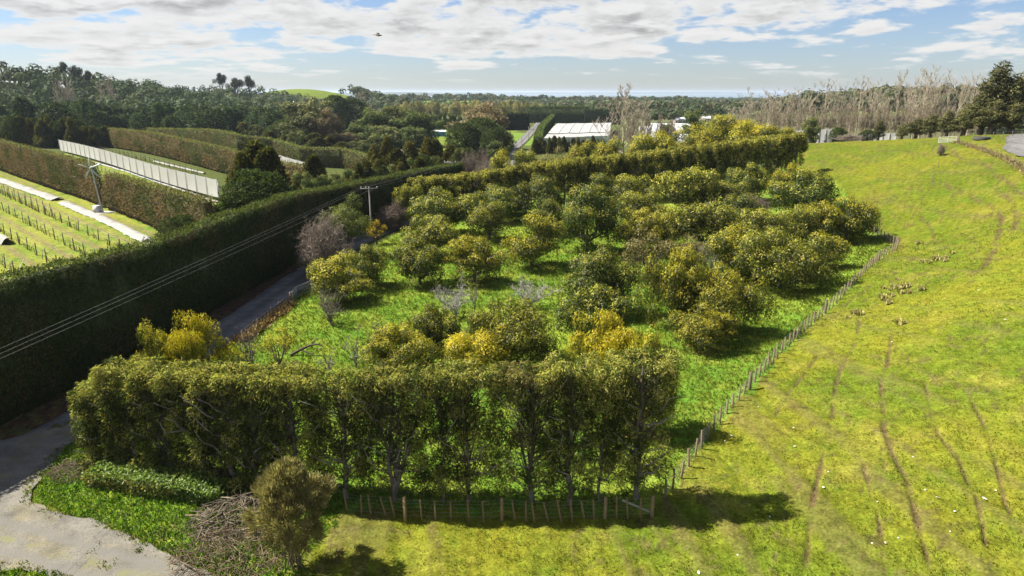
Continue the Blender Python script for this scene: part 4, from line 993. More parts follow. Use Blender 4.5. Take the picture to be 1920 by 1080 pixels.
# ------------------------------------------------------------------ middle distance trees
MID = [
 ('gum0', 'gum_tree', 572, 182, 305, 100, 'large dappled gum tree behind the zigzag hedge, pale green and brown'),
 ('gum1', 'gum_tree', 606, 198, 300, 62, 'brown half bare gum tree joined to the large dappled one'),
 ('leyland2', 'dark_pine', 530, 225, 310, 50, 'dark pine left of the large dappled gum tree'),
 ('leyland2', 'dark_pine', 628, 180, 420, 46, 'dark pine right of the brown gum tree, first of the tall pair'),
 ('leyland2', 'dark_pine', 660, 186, 430, 52, 'dark pine right of the brown gum tree, second of the tall pair'),
 ('round0', 'broadleaf_tree', 672, 232, 330, 66, 'grey brown leafy tree at the left of the rounded green grove'),
 ('gum1', 'broadleaf_tree', 645, 252, 305, 58, 'brownish tree standing at the near left of the rounded green grove'),
 ('round0', 'broadleaf_tree', 702, 205, 330, 76, 'rounded green tree, left crown of the grove'),
 ('round1', 'broadleaf_tree', 742, 196, 340, 84, 'tallest rounded green tree in the middle of the grove'),
 ('round0', 'broadleaf_tree', 782, 208, 330, 78, 'rounded green tree, right crown of the grove by the blue shed'),
 ('round1', 'broadleaf_tree', 722, 234, 310, 84, 'rounded green tree at the front of the grove'),
 ('round0', 'broadleaf_tree', 768, 240, 305, 76, 'darker rounded green tree at the right front of the grove'),
 ('round1', 'broadleaf_tree', 676, 262, 285, 46, 'low grey green tree in front of the grove, above the zigzag hedge'),
 ('leyland1', 'golden_conifer', 700, 268, 172, 34, 'golden brown conifer behind the dark hedge, left of the tall pointed one'),
 ('leyland1', 'golden_conifer', 724, 252, 176, 34, 'tall pointed golden brown conifer behind the dark hedge'),
 ('leyland0', 'golden_conifer', 745, 280, 168, 30, 'dark columnar conifer right below the white tunnel house'),
 ('leyland1', 'golden_conifer', 768, 262, 172, 42, 'broad golden brown conifer right of the white tunnel house'),
 ('leyland1', 'golden_conifer', 800, 254, 178, 36, 'golden conifer with a split point, mid way along the conifer row'),
 ('leyland0', 'golden_conifer', 815, 262, 180, 30, 'slim dark golden conifer beside the split pointed one'),
 ('leyland1', 'golden_conifer', 842, 268, 172, 34, 'yellowish conifer at the right end of the conifer row'),
 ('round1', 'broadleaf_tree', 860, 275, 165, 36, 'small bright green bush at the far end of the dark hedge'),
 ('leyland0', 'golden_conifer', 786, 296, 152, 30, 'short dark conifer in front of the conifer row, left'),
 ('leyland0', 'golden_conifer', 826, 300, 150, 28, 'short dark conifer in front of the conifer row, right'),
 ('gum1', 'gum_tree', 905, 186, 300, 104, 'tall purplish brown gum tree left of the far road'),
 ('leyland2', 'dark_conifer', 872, 232, 262, 60, 'broad dark green conifer below the purplish gum tree'),
 ('leyland2', 'dark_conifer', 905, 222, 268, 62, 'pointed mid green conifer below the purplish gum tree'),
 ('leyland2', 'dark_conifer', 932, 240, 255, 50, 'very dark conifer at the edge of the far road'),
 ('gum1', 'gum_tree', 945, 244, 285, 38, 'low purplish tree leaning to the far road'),
 ('round0', 'broadleaf_tree', 930, 262, 250, 44, 'dark bush at the bend of the far road'),
 ('brown_shrub', 'brown_shrub', 882, 292, 152, 46, 'mauve leafless thicket at the end of the dark hedge, left half'),
 ('brown_shrub', 'brown_shrub', 906, 288, 152, 40, 'mauve leafless thicket at the end of the dark hedge, right half'),
 ('bare_shrub', 'brown_shrub', 908, 310, 144, 44, 'pale pinkish leafless shrub just below the mauve thicket'),
 ('leyland0', 'golden_conifer', 588, 292, 135, 40, 'pointed conifer standing alone behind the dark hedge'),
 ('round1', 'broadleaf_tree', 560, 318, 128, 50, 'olive bush left of the lone pointed conifer'),
 ('round1', 'broadleaf_tree', 622, 322, 132, 56, 'olive bush right of the lone pointed conifer'),
 ('round0', 'broadleaf_tree', 648, 318, 138, 44, 'dark bush at the foot of the low sunlit hedge'),
 ('leyland0', 'golden_conifer', 686, 302, 140, 26, 'narrow dark conifer beside the low sunlit hedge'),
 ('leyland0', 'golden_conifer', 672, 308, 134, 22, 'smallest narrow dark conifer of the pair behind the dark hedge'),
 ('leyland1', 'golden_conifer', 706, 296, 146, 30, 'shaggy olive conifer just above the dark hedge top'),
 ('leyland0', 'large_conifer', 452, 290, 104, 66, 'dark conifer, left trunk of the big clump beside the road hedge'),
 ('leyland0', 'large_conifer', 476, 268, 108, 84, 'tallest dark conifer in the big clump beside the road hedge'),
 ('leyland0', 'large_conifer', 503, 280, 106, 72, 'dark conifer, right side of the big clump beside the road hedge'),
 ('leyland2', 'large_conifer', 466, 320, 98, 92, 'wide dark conifer at the front foot of the big clump'),
 ('leyland2', 'large_conifer', 505, 325, 97, 72, 'dark conifer leaning over the road hedge at the right foot of the clump'),
]
for k, nm, cx, top, y, w, lab in MID:
    cat = {'gum_tree': 'tree', 'broadleaf_tree': 'tree', 'brown_shrub': 'shrub'}.get(nm, 'conifer')
    if nm == 'golden_conifer': w *= 1.3
    put(k, nm, cx, top, w, lab, cat, {'golden_conifer': 'conifers behind the roadside hedge', 'broadleaf_tree': 'leafy trees in the middle distance', 'large_conifer': 'big conifer clump by the hedge'}.get(nm), y=y)
FILL = [(535, 340, 120, 40), (552, 335, 122, 40), (575, 336, 124, 46), (600, 334, 128, 44), (640, 332, 131, 40), (662, 328, 134, 36), (690, 318, 140, 36), (712, 312, 146, 34), (730, 306, 152, 34), (752, 302, 156, 34), (774, 298, 160, 34), (795, 292, 164, 32), (815, 290, 168, 32), (838, 286, 172, 34), (858, 284, 176, 30), (876, 280, 190, 30)]
for i, (cx, top, y, w) in enumerate(FILL):
    put(('round1', 'leyland1', 'round0', 'leyland2')[i % 4], 'hedgeside_bush', cx, top, w * 1.15, 'shaggy bush, ' + ORD[i] + ' from the left in the scrub behind the dark roadside hedge', 'shrub', 'scrub behind the roadside hedge', y=y, hmin=3)
for i, (cx, top, y, w) in enumerate(sorted([(505, 246, 300, 40), (535, 250, 296, 36), (560, 244, 290, 40), (590, 250, 285, 40), (618, 250, 292, 36), (640, 266, 280, 34), (604, 236, 330, 40), (655, 246, 320, 40), (630, 232, 370, 36), (480, 232, 322, 36), (455, 228, 330, 36), (520, 232, 335, 40)])):
    put(('leyland1', 'round1', 'leyland0', 'gum1')[i % 4], 'gully_tree', cx, top, w, 'brownish green tree, ' + ORD[i] + ' from the left in the gully behind the zigzag hedge', 'tree', 'trees in the gully behind the hedges', y=y, hmin=4)
for i, (cx, top, y, w) in enumerate([(330, 408, 93, 56), (355, 403, 93.5, 52), (385, 392, 94, 54), (412, 385, 95, 52), (438, 372, 96, 54), (462, 362, 97, 50)]):
    put('leyland2', 'dark_shrub', cx, top, w, ['end bush of the dark shrub row, at the corner of the vine field', 'second bush of the dark shrub row counting from the vine field', 'third bush of the dark shrub row, behind the hedge dip', 'fourth bush of the dark shrub row, lower than its right neighbour', 'fifth bush of the dark shrub row, near the big conifer clump', 'bush of the dark shrub row touching the big conifer clump'][i], 'shrub', 'dark shrubs behind the roadside hedge', y=y)
# dark row at the foot of the pine hill, upper left
for i, cx in enumerate(np.arange(-6, 200, 13.5)):
    put(('leyland0', 'leyland1', 'leyland2')[i % 3], 'dark_conifer', cx + random.uniform(-3, 3), 222 + random.uniform(-10, 12) + (12 if cx > 150 else 0), 28, 'dark conifer, ' + ORD[i] + ' from the left in the row at the foot of the pine hill', 'conifer', 'dark conifers under the pine hill', y=268 + random.uniform(-4, 4))
for cx, top, y, w, k, lab in [(412, 139, 700, 20, 'umbrella', 'tall flat topped pine alone on the ridge skyline, first of three'), (441, 148, 705, 26, 'umbrella', 'wide flat topped pine on the ridge skyline, middle of three'), (466, 144, 705, 20, 'umbrella', 'round open crowned tree on the ridge skyline, last of three'), (116, 118, 520, 20, 'umbrella', 'open crowned pine standing above the left ridge'), (140, 125, 520, 20, 'umbrella', 'open crowned pine right of the highest one on the left ridge'),(163, 134, 525, 18, 'umbrella', 'open crowned pine at the right end of the left ridge group')]:
    put(k, 'skyline_pine', cx, top, w, lab, 'pine tree', 'skyline pines', y=y, hmin=8)
for i, (cx, top, y, w) in enumerate([(105, 158, 430, 18), (118, 152, 430, 18), (131, 155, 430, 16), (186, 160, 470, 18), (202, 148, 470, 16)]):
    put('poplar%d' % (i % 3), 'bare_poplar', cx, top, w, ['pale leafless poplar in the pine hill, left of a close trio', 'pale leafless poplar in the pine hill, tallest of a close trio', 'pale leafless poplar in the pine hill, right of a close trio', 'pale leafless poplar in the pine hill, shorter of a pair', 'pale leafless poplar in the pine hill, taller of a pair'][i], 'bare tree', 'bare poplars', y=y, hmin=9)

# pine hill: individual trees in front, one mass behind
cand = []
yy = 300.0
while yy < 820:
    st = 8.6 + (yy - 300) * .014
    for xx in np.arange(-.92 * yy, -.27 * yy, st):
        cand.append((xx + random.uniform(-.4, .4) * st, yy + random.uniform(-.4, .4) * st))
    yy += st * .95
cand = np.array(cand); ratio = cand[:, 0] / cand[:, 1]
ylim = np.interp(ratio, [-.9, -.62, -.56, -.40, -.33, -.27], [285, 300, 318, 322, 335, 420])
keep = (cand[:, 1] > ylim) & ~(np.hypot((cand[:, 0] + 262) / 95, (cand[:, 1] - 950) / 90) < 1) & ~(np.hypot((cand[:, 0] + 400) / 34, (cand[:, 1] - 545) / 24) < 1)
keep &= ~((ratio > -.36) & (cand[:, 1] < 420) & (np.abs(cand[:, 1] - 395) < 12))
cand = cand[keep]; cand = cand[np.argsort(cand[:, 1])]
zc = H(cand[:, 0], cand[:, 1])
n_ind = 250
for i in range(min(n_ind, len(cand))):
    x, y = cand[i]; put_at('pine%d' % random.randrange(4), 'pine_tree', x, y, random.uniform(3.2, 6.2), random.uniform(8, 17), 'dark green pine among the close packed trees on the left hill', 'pine tree', 'pines on the left hill', zc[i])
def mass(name, pts, z, hts, rads, nb, card, cols, label=None, seed=3, shape=.62):
    """Many far trees as one object: each a lumpy dome of foliage cards."""
    g = np.random.default_rng(seed); n = len(pts)
    d = rdir(n * nb, -.5, g).reshape(n, nb, 3)
    f = g.uniform(.75, 1.05, (n, nb, 1)) * (1 + .3 * (g.random((n, 1, 1)) - .5))
    c = np.stack([pts[:, 0], pts[:, 1], z + hts * (1 - shape * .5)], 1)[:, None]
    p = c + d * f * np.stack([rads, rads, hts * shape * .55], 1)[:, None]
    p = p.reshape(-1, 3); dd_ = d.reshape(-1, 3)
    ci = np.array(cols)[g.integers(len(cols), size=n)] * g.uniform(.75, 1.3, (n, 1))
    cc_ = np.repeat(ci, nb, 0) * g.uniform(.75, 1.25, (n * nb, 1))
    L = np.repeat(rads, nb) * card
    tg = g.normal(0, 1, p.shape); tg -= dd_ * (tg * dd_).sum(1, keepdims=True); tg /= np.linalg.norm(tg, axis=1, keepdims=True)
    b = MB(); b.leaves(p - tg * .5 * L[:, None], tg, dd_ + g.normal(0, .35, p.shape) + (0, 0, .3), L * g.uniform(.7, 1.3, len(p)), L * .75, cc_)
    return b.build(name, M_FAR, kind='stuff')
PINEC = [(.050, .072, .032), (.058, .08, .035), (.066, .08, .038), (.042, .06, .028)]
rest = cand[n_ind:]
g_ = np.random.default_rng(77)
mass('pine_forest', rest, zc[n_ind:], g_.uniform(8, 17, len(rest)), g_.uniform(3.6, 6.4, len(rest)), 66, .43, PINEC, seed=5)

# plains beyond: woods, shelterbelts and orchards fading into the distance
pts, hts, rads, cls = [], [], [], []
def belt(r0, r1, y0, y1, n, h0, h1_, rad, jit=.02):
    for i in range(n):
        f = i / max(n - 1, 1); y = y0 + (y1 - y0) * f; y *= 1 + random.uniform(-jit, jit)
        pts.append(((r0 + (r1 - r0) * f) * y + random.uniform(-2, 2), y)); hts.append(random.uniform(h0, h1_)); rads.append(rad * random.uniform(.7, 1.25))
def blob(rc, yc, wr, dy, n, h0, h1_, rad):
    for i in range(n):
        a = random.uniform(0, 6.28); q = math.sqrt(random.random()); y = yc + dy * q * math.sin(a)
        pts.append(((rc + wr * q * math.cos(a)) * y, y)); hts.append(random.uniform(h0, h1_)); rads.append(rad * random.uniform(.7, 1.25))
def pr_(px): return (px - 960) / 1312.0
blob(pr_(1250), 820, .12, 130, 120, 13, 20, 6); blob(pr_(1130), 1000, .13, 160, 170, 13, 20, 7); blob(pr_(1000), 1150, .10, 160, 120, 13, 19, 7)
blob(pr_(1340), 640, .06, 60, 46, 10, 15, 5); blob(pr_(1230), 560, .035, 40, 22, 8, 13, 5)
blob(pr_(1560), 520, .10, 50, 90, 17, 23, 6.5); blob(pr_(1700), 480, .09, 50, 90, 17, 24, 6.5); blob(pr_(1830), 440, .08, 50, 70, 16, 23, 6.5)
blob(pr_(1480), 760, .08, 120, 80, 13, 19, 6)
blob(pr_(640), 760, .05, 80, 50, 13, 20, 6); blob(pr_(700), 900, .05, 120, 60, 14, 24, 6.5); blob(pr_(820), 1500, .10, 200, 90, 14, 24, 8); blob(pr_(600), 560, .04, 60, 40, 11, 17, 5)
blob(pr_(540), 520, .03, 80, 40, 11, 16, 5)
belt(pr_(500), pr_(900), 1900, 2100, 70, 12, 22, 9); belt(pr_(700), pr_(1500), 2600, 2700, 130, 12, 24, 11); belt(pr_(600), pr_(1400), 3400, 3500, 110, 12, 24, 14)
belt(pr_(480), pr_(1000), 1250, 1400, 70, 11, 20, 7); belt(pr_(900), pr_(1300), 1500, 1500, 60, 12, 22, 8); belt(pr_(1300), pr_(2000), 1100, 1000, 70, 14, 22, 8)
belt(pr_(1250), pr_(2000), 1900, 1800, 80, 14, 24, 10); belt(pr_(500), pr_(640), 1060, 1090, 40, 9, 15, 5)
belt(pr_(760), pr_(960), 1000, 1000, 40, 11, 17, 6); belt(pr_(1150), pr_(1400), 700, 720, 40, 7, 11, 5)
pts_, hts_, rads_ = np.array(pts), np.array(hts), np.array(rads)
hts_ = hts_ * np.interp(pts_[:, 1], [500, 900, 1500], [1.0, .85, .68])
mass('plain_woods', pts_, H(pts_[:, 0], pts_[:, 1]), hts_, rads_, 44, .58, [(.050, .066, .032), (.065, .08, .038), (.095, .09, .052), (.058, .078, .038)], seed=8)
for i, cx in enumerate(np.linspace(790, 862, 9)):
    put('round0', 'row_tree', cx, 213 + random.uniform(-3, 3), 13, 'dark tree, ' + ORD[i] + ' from the left in the gappy row behind the blue shed', 'tree', 'gappy tree row behind the shed', y=455)
for i, cx in enumerate(np.linspace(745, 1040, 24)):
    put('willow', 'willow_tree', cx + random.uniform(-4, 4), 189 + random.uniform(0, 7) + (6 if cx > 1010 else 0), 22, 'straw coloured willow in the pale line across the middle of the plain', 'willow tree', 'pale willows on the plain', y=690 + random.uniform(-25, 25), hmin=7)

# ------------------------------------------------------------------ right hand background
PO = [(1370, 205, 330, 24), (1395, 196, 325, 24), (1410, 178, 320, 34), (1432, 184, 315, 22), (1445, 174, 312, 30), (1465, 182, 308, 24), (1484, 176, 304, 30), (1501, 172, 300, 24), (1518, 172, 296, 28),
 (1552, 160, 290, 30), (1582, 166, 284, 28), (1603, 170, 280, 22), (1617, 155, 276, 28), (1640, 158, 270, 28), (1662, 170, 262, 24), (1692, 145, 256, 30), (1708, 160, 250, 24), (1727, 148, 246, 28), (1742, 138, 240, 34), (1760, 146, 236, 28), (1785, 150, 232, 28), (1806, 160, 228, 26), (1830, 148, 224, 30), (1848, 160, 222, 24)]
for i, (cx, top, y, w) in enumerate(PO):
    lab = 'bare poplar, ' + ORD[i] + ' from the left in the leafless row on the right skyline'
    if i == 0: lab = 'shortest bare poplar at the left end of the leafless skyline row'
    if i == 18: lab = 'tallest bare poplar of the leafless skyline row'
    if i == 22: lab = 'bare poplar beside the big dark pines at the right end of the leafless row'
    put('poplar%d' % (i % 3), 'bare_poplar', cx, top, w * 1.25, lab, 'bare tree', 'bare poplars', y=y, hmin=9)
for i in range(58):
    f = i / 57; cx = 1425 + f * 420 + random.uniform(-4, 4)
    put('bare_mid%d' % (i % 2), 'bare_alder', cx, 206 + random.uniform(-4, 7) - 6 * f, 22, 'brown leafless tree in the low thicket below the bare poplars', 'bare tree', 'brown thicket below the poplars', y=262 - 50 * f + random.uniform(-8, 8), hmin=5)
for cx, top, y, w, lab in [(1172, 172, 205, 66, 'tallest bare poplar right of the white canopy'), (1190, 190, 207, 50, 'second bare poplar leaning right of the tallest one by the white canopy'), (1206, 196, 212, 46, 'short bare poplar third from the white canopy')]:
    put('poplar%d' % (len(lab) % 3), 'bare_poplar', cx, top, w, lab, 'bare tree', 'bare poplars', y=y)
for i, (cx, top, y, w) in enumerate([(1185, 225, 200, 44), (1215, 222, 205, 44), (1240, 215, 210, 40), (1262, 226, 206, 40), (1160, 240, 198, 34)]):
    put('bare_mid%d' % (i % 2), 'bare_alder', cx, top, w, 'brown leafless tree, ' + ['second from the left', 'middle one', 'second from the right', 'rightmost', 'leftmost'][i] + ' of five beside the white canopy', 'bare tree', 'brown trees beside the canopy', y=y, hmin=4)
put('round0', 'broadleaf_tree', 1306, 208, 52, 'dark rounded tree left of the leafless row, behind the golden crown', 'tree', None, y=330)
put('gum0', 'broadleaf_tree', 1250, 228, 38, 'grey green tree between the bare poplars and the white roofs', 'tree', None, y=240)
EV = [('round1', 1523, 218, 205, 34, 'dark round evergreen in front of the white cloth wall'), ('leyland2', 1574, 240, 200, 26, 'small evergreen right of the round one at the field edge'), ('casuarina1', 1652, 226, 190, 26, 'upright evergreen in the middle of the field skyline'), ('leyland2', 1628, 244, 192, 24, 'low bush left of the upright evergreen on the field skyline'),
 ('casuarina1', 1695, 232, 180, 30, 'feathery evergreen third from the big pines'), ('casuarina1', 1722, 222, 176, 42, 'feathery evergreen second from the big pines'), ('casuarina1', 1750, 215, 172, 42, 'feathery evergreen behind the paddock gate'), ('casuarina0', 1782, 205, 168, 46, 'feathery evergreen first in front of the big pines'), ('casuarina1', 1815, 200, 166, 52, 'dark evergreen at the left foot of the big pines'),
 ('casuarina0', 1850, 168, 162, 84, 'big dark pine left of the tallest one at the right edge'), ('casuarina0', 1884, 112, 160, 100, 'tallest dark pine at the right edge of the view'), ('casuarina0', 1918, 134, 158, 84, 'big dark pine cut by the right edge of the view'), ('casuarina1', 1868, 190, 156, 66, 'dark pine low in front of the tallest one'), ('casuarina1', 1903, 196, 154, 66, 'dark pine low at the right edge by the gravel bend'),
 ('bare_shrub', 1592, 258, 190, 50, 'pale leafless scrub at the field edge below the small evergreen')]
for k, cx, top, y, w, lab in EV:
    put(k, 'evergreen_tree' if k != 'bare_shrub' else 'scrub_bush', cx, top, w, lab, 'tree' if k != 'bare_shrub' else 'shrub', 'evergreens along the field skyline', y=y, hmin=2)
for i, cx in enumerate(np.linspace(1003, 1130, 15)):
    put('leyland1' if i % 2 else 'leyland0', 'young_conifer', cx, 258 + random.uniform(-5, 6), 13, 'young dark conifer, ' + ORD[i] + ' from the road in the row before the white canopy', 'conifer', 'young conifers before the canopy', y=272 + random.uniform(-3, 3), hmin=3)
put('bare_shrub', 'rush_clump', 1763, 272, 14, 'dark rush clump standing on the field near the paddock gate', 'shrub', None, base=292, hmin=.7)

# ------------------------------------------------------------------ front bush, brush pile, verge growth
p = G(557, 1066); g = np.random.default_rng(600); tb, cb = MB(), MB()
hh = D(557, 862, p[1])[2] - p[2]
for k in range(15):
    a = g.uniform(0, 6.28); q = np.array([np.cos(a) * 1.35 * g.uniform(.3, 1), np.sin(a) * 1.35 * g.uniform(.3, 1), hh * g.uniform(.55, .92)])
    P = limb_path(np.array([g.normal(0, .28), g.normal(0, .22), -.2]), q, g, 5, .15, .0); P[1:4, :2] *= .8
    rr = np.linspace(.034, .008, 6); tb.segs(P[:-1], P[1:], rr[:-1], rr[1:], 4, (.14, .105, .075))
nb = 250; fz = g.uniform(.16, 1, nb) ** .75; az2 = g.uniform(0, 6.28, nb)
prof_r = np.interp(fz, [.1, .3, .5, .68, .85, 1], [.7, .95, 1.45, 1.6, 1.15, .35]) * (1 + .3 * np.sin(az2 * 3 + fz * 9)) * g.uniform(.3, 1.05, nb) ** .6
cpos = np.stack([np.cos(az2) * prof_r, np.sin(az2) * prof_r, fz * hh * .93], 1)
for c_ in cpos:
    n = int(115 * np.interp(c_[2] / hh, [.15, .5, 1], [.3, 1, 1])); dd_ = rdir(n, -.6, g); pp = c_ + dd_ * (.30 * g.uniform(.2, 1, n))[:, None]
    outw = c_ - np.array([0, 0, hh * .45]); outw /= np.linalg.norm(outw)
    cb.leaves(pp, dd_ * .4 + outw * .7 + np.array([0, 0, .5]) + g.normal(0, .3, (n, 3)), g.normal(0, 1, (n, 3)), .22 * g.uniform(.6, 1.5, n), .020, tint(np.array((.27, .24, .105)) * g.uniform(.7, 1.25), n, g, .3, .1))
o = thing('feathery_bush', 'brownish feathery bush with many thin stems in front of the wire fence', 'bush', p)
tb.build('stems', M_BARK, o, True); cb.build('crown', M_NEEDLE, o)
def pile(name, label, cx, cy, r, n, L, col, hgt, seed, rad=.022, cat='brush pile'):
    g = np.random.default_rng(seed); p = G(cx, cy); b = MB(); t = g.uniform(0, 6.28, n); q = np.sqrt(g.random(n)) * r
    c = np.stack([np.cos(t) * q * 1.3, np.sin(t) * q, .05 + (1 - (q / r) ** 2) * hgt * g.random(n)], 1)
    d = rdir(n, -.4, g); d[:, 2] *= .45; l = L * g.uniform(.4, 1.3, n)[:, None]
    m = c + g.normal(0, .06, c.shape)
    a0, a1 = c - d * l / 2, c + d * l / 2; a0[:, 2] = np.maximum(a0[:, 2], .01); a1[:, 2] = np.maximum(a1[:, 2], .01)
    rad = rad * g.uniform(.5, 1.0, n) * np.where(g.random(n) < .12, 2.2, 1.0)
    b.segs(a0, m, rad * .8, rad, 4, tint(col, n, g, .35, .1)); b.segs(m, a1, rad, rad * .4, 3, tint(col, n, g, .35, .1))
    o = b.build(name, M_TWIG, label=label, category=cat); o.location = p; return o
pile('brush_pile', 'heap of cut pale branches against the shelterbelt, left of the feathery bush', 452, 975, 1.9, 420, 1.5, (.185, .15, .105), 1.1, 61, .026)
pile('brush_pile', 'low spread of dead brown bracken below the heap of cut branches', 440, 1040, 2.3, 900, .8, (.16, .12, .075), .6, 62, .018)
pile('brush_pile', 'dead twigs at the foot of the ragged tree beside the road', 135, 888, 1.1, 260, .8, (.15, .11, .075), .7, 63, .016)

# grass: near tufts on pasture, longer growth in the orchard and on the verge
def grass(name, n, region, Lr, Wd, cols, seed, blades=4, keepf=None):
    g = np.random.default_rng(seed)
    u = g.random(n); y = region[2] * (region[3] / region[2]) ** (u ** .8); x = g.uniform(region[0], region[1], n) * y if region[4] else g.uniform(region[0], region[1], n)
    k = keepf(x, y); x, y = x[k], y[k]; n = len(x); z = H(x, y) + np.interp(y, [0, 60], [.02, .05])
    z = z + ((fbm(x * .55, y * .55, 21, 4) - .5) * .34 + (fbm(x * 2.3, y * 2.3, 31, 3) - .5) * .12)
    sc = np.maximum(1, y / 45.0)
    b = MB(); c0 = np.array(cols)[g.integers(len(cols), size=n)] * g.uniform(.75, 1.3, (n, 1))
    for j in range(blades):
        pp = np.stack([x + g.normal(0, .05, n) * sc, y + g.normal(0, .05, n) * sc, z - .03], 1)
        dv = g.normal(0, .55, (n, 3)); dv[:, 2] = g.uniform(.5, 1.1, n)
        b.leaves(pp, dv, g.normal(0, 1, (n, 3)), g.uniform(*Lr, n) * sc ** .7, Wd * sc * g.uniform(.7, 1.3, n), c0 * g.uniform(.8, 1.2, (n, 1)), .4)
    return b.build(name, M_GRASS, kind='stuff')
def on_past(x, y):
    r = (x > np.interp(y, [10, 31.2, 31.7, 64, 95, 141, 180], [-11, -10.5, 7.0, 31.2, 54.2, 60, 62]))
    t = np.full(x.shape, 1e9)
    for w_, P in TRACKS[:6]: t = np.minimum(t, dist_path(x, y, P) - w_ * .6)
    cl = fbm(x * .8, y * .8, 64, 3)
    return r & (t > 0) & (g2.random(len(x)) < sstep(cl, .32, .62) * .8 + .15) & ~inside(x, y, DRIVE)
g2 = np.random.default_rng(9)
grass('pasture_grass', 95000, (-.75, .95, 19, 90, True), (.06, .15), .030, [(.155, .172, .02), (.115, .155, .014), (.20, .19, .04), (.09, .138, .012)], 70, 2, on_past)
def on_orch(x, y): return inside(x, y, ORCH) & ~(dist_path(x, y, ROADR) < 2.4)
grass('orchard_grass', 95000, (-.9, .72, 31, 105, True), (.12, .30), .032, [(.15, .215, .022), (.205, .245, .028), (.105, .165, .018), (.24, .245, .045)], 71, 2, on_orch)
def on_verge(x, y):
    return ~inside(x, y, DRIVE) & (dist_path(x, y, ROADR) > 2.0) & (x > np.interp(y, ROADR[:, 1], ROADR[:, 0])) & (y < np.interp(x, [-27, -22, -9, -5], [40, 36, 32, 31.5])) & (x < -10 + vnoise(y, y * 0, 3) * 2)
grass('verge_grass', 26000, (-27.5, -6, 22, 42, False), (.10, .30), .035, [(.15, .29, .025), (.22, .31, .03), (.12, .23, .025), (.17, .25, .08)], 72, 3, on_verge)
def on_edge(x, y):
    d = np.abs(dist_path(x, y, np.c_[np.r_[DRIVE, DRIVE[:1]], np.zeros(len(DRIVE) + 1)]))
    mid = inside(x, y, DRIVE) & (d > 1.1) & (x > -22) & (fbm(x * .9, y * .9, 66, 3) > .55) & (g2.random(len(x)) < .35)
    return ((d < .2 + .7 * vnoise(x * .8, y * .8, 67)) | mid) & (x > -30)
grass('driveway_edge_grass', 30000, (-30, 0, 20, 43, False), (.08, .2), .03, [(.16, .19, .03), (.24, .22, .06), (.11, .18, .02)], 73, 3, on_edge)

g = np.random.default_rng(74); b = MB()
for k, cx, top, base, w, lab in ORCHARD:
    p = G(cx, base); n = 260; q = np.sqrt(g.random(n)) * w * .42 * depth(p) / FPX; a = g.uniform(0, 6.28, n)
    x, y = p[0] + np.cos(a) * q + .3, p[1] + np.sin(a) * q; P = np.stack([x, y, H(x, y) + g.uniform(.08, .2, n)], 1)
    b.leaves(P, rdir(n, -.15, g) * (1, 1, .3), np.tile((0, 0, 1.), (n, 1)) + g.normal(0, .4, (n, 3)), g.uniform(.15, .3, n), .11, tint((.16, .105, .05), n, g, .35, .12))
b.build('fallen_leaves', M_GRASS, kind='stuff')

# straw tufts and pale scraps on the pasture
tg = MB(); g = np.random.default_rng(80); n = 110
tg.leaves(np.c_[g.normal(0, .09, (n, 2)), np.zeros(n)], np.c_[g.normal(0, .35, (n, 2)), g.uniform(.6, 1, n)], g.normal(0, 1, (n, 3)), g.uniform(.25, .6, n), .035, tint((.52, .47, .22), n, g, .25, .08), .4)
tuft_me = tg.mesh('straw_tuft', M_GRASS)
for px, py in [(1657,542),(1668,546),(1676,541),(1685,543),(1694,539),(1704,537),(1672,556),(1690,551),(1703,550),(1727,545),(1656,561),(1664,570),(1601,590),(1612,592),(1591,598),(1682,525),(1720,457),(1735,460),(1775,484),(1770,490),(1730,492),(1743,493),(1755,488),(1786,476),(1688,610)]:
    p = G(px, py); o = link('straw_tuft', tuft_me, None, label='straw coloured grass tuft dotted on the grazed pasture beyond the fence', category='grass tuft', group='straw tufts on the pasture')
    o.location = p - (0, 0, .02); s = random.uniform(.7, 1.3); o.scale = (s, s, s); o.rotation_euler = (0, 0, random.uniform(0, 6))
def lump(seed, sx_, sy_, sz_, col):
    g = np.random.default_rng(seed); bm = bmesh.new(); bmesh.ops.create_icosphere(bm, subdivisions=2, radius=1)
    V = np.array([v.co[:] for v in bm.verts]); F = np.array([[v.index for v in f.verts] for f in bm.faces]); bm.free()
    V = V * (1 + .35 * (vnoise(V[:, 0] * 2 + seed, V[:, 1] * 2 + V[:, 2] * 3, seed) - .5)[:, None]) * np.array([sx_, sy_, sz_])
    b = MB(); b.add(V, None, F, col); return b
scrap_me = [lump(5, .16, .07, .045, (.62, .58, .5)).mesh('pale_scrap', M_CONC, True), lump(6, .09, .08, .05, (.66, .64, .58)).mesh('pale_scrap', M_CONC, True)]
for i, (px, py) in enumerate([(1722,857),(1711,858),(1645,942),(1553,886),(1493,914),(1443,970),(1660,1019),(1684,1010),(1781,998),(1735,920),(1758,934),(1751,963),(1846,936),(1867,921),(1490,838),(1488,803),(1422,764),(1526,733),(1672,642),(1359,828),(1372,818),(1362,1010),(1390,1022),(1383,1042),(1623,865),(1544,915),(1732,931),(1790,960),(1310,1075),(1635,1020),(1885,600),(1835,545)]):
    p = G(px, py); o = link('pale_scrap', scrap_me[i % 2], None, label='pale bark scrap lying on the grazed pasture grass', category='scrap', group='pale scraps on the pasture')
    o.location = p + (0, 0, .05); s = random.uniform(.4, .85); o.scale = (s, s, s * .8); o.rotation_euler = (random.uniform(-.2, .2), 0, random.uniform(0, 6))

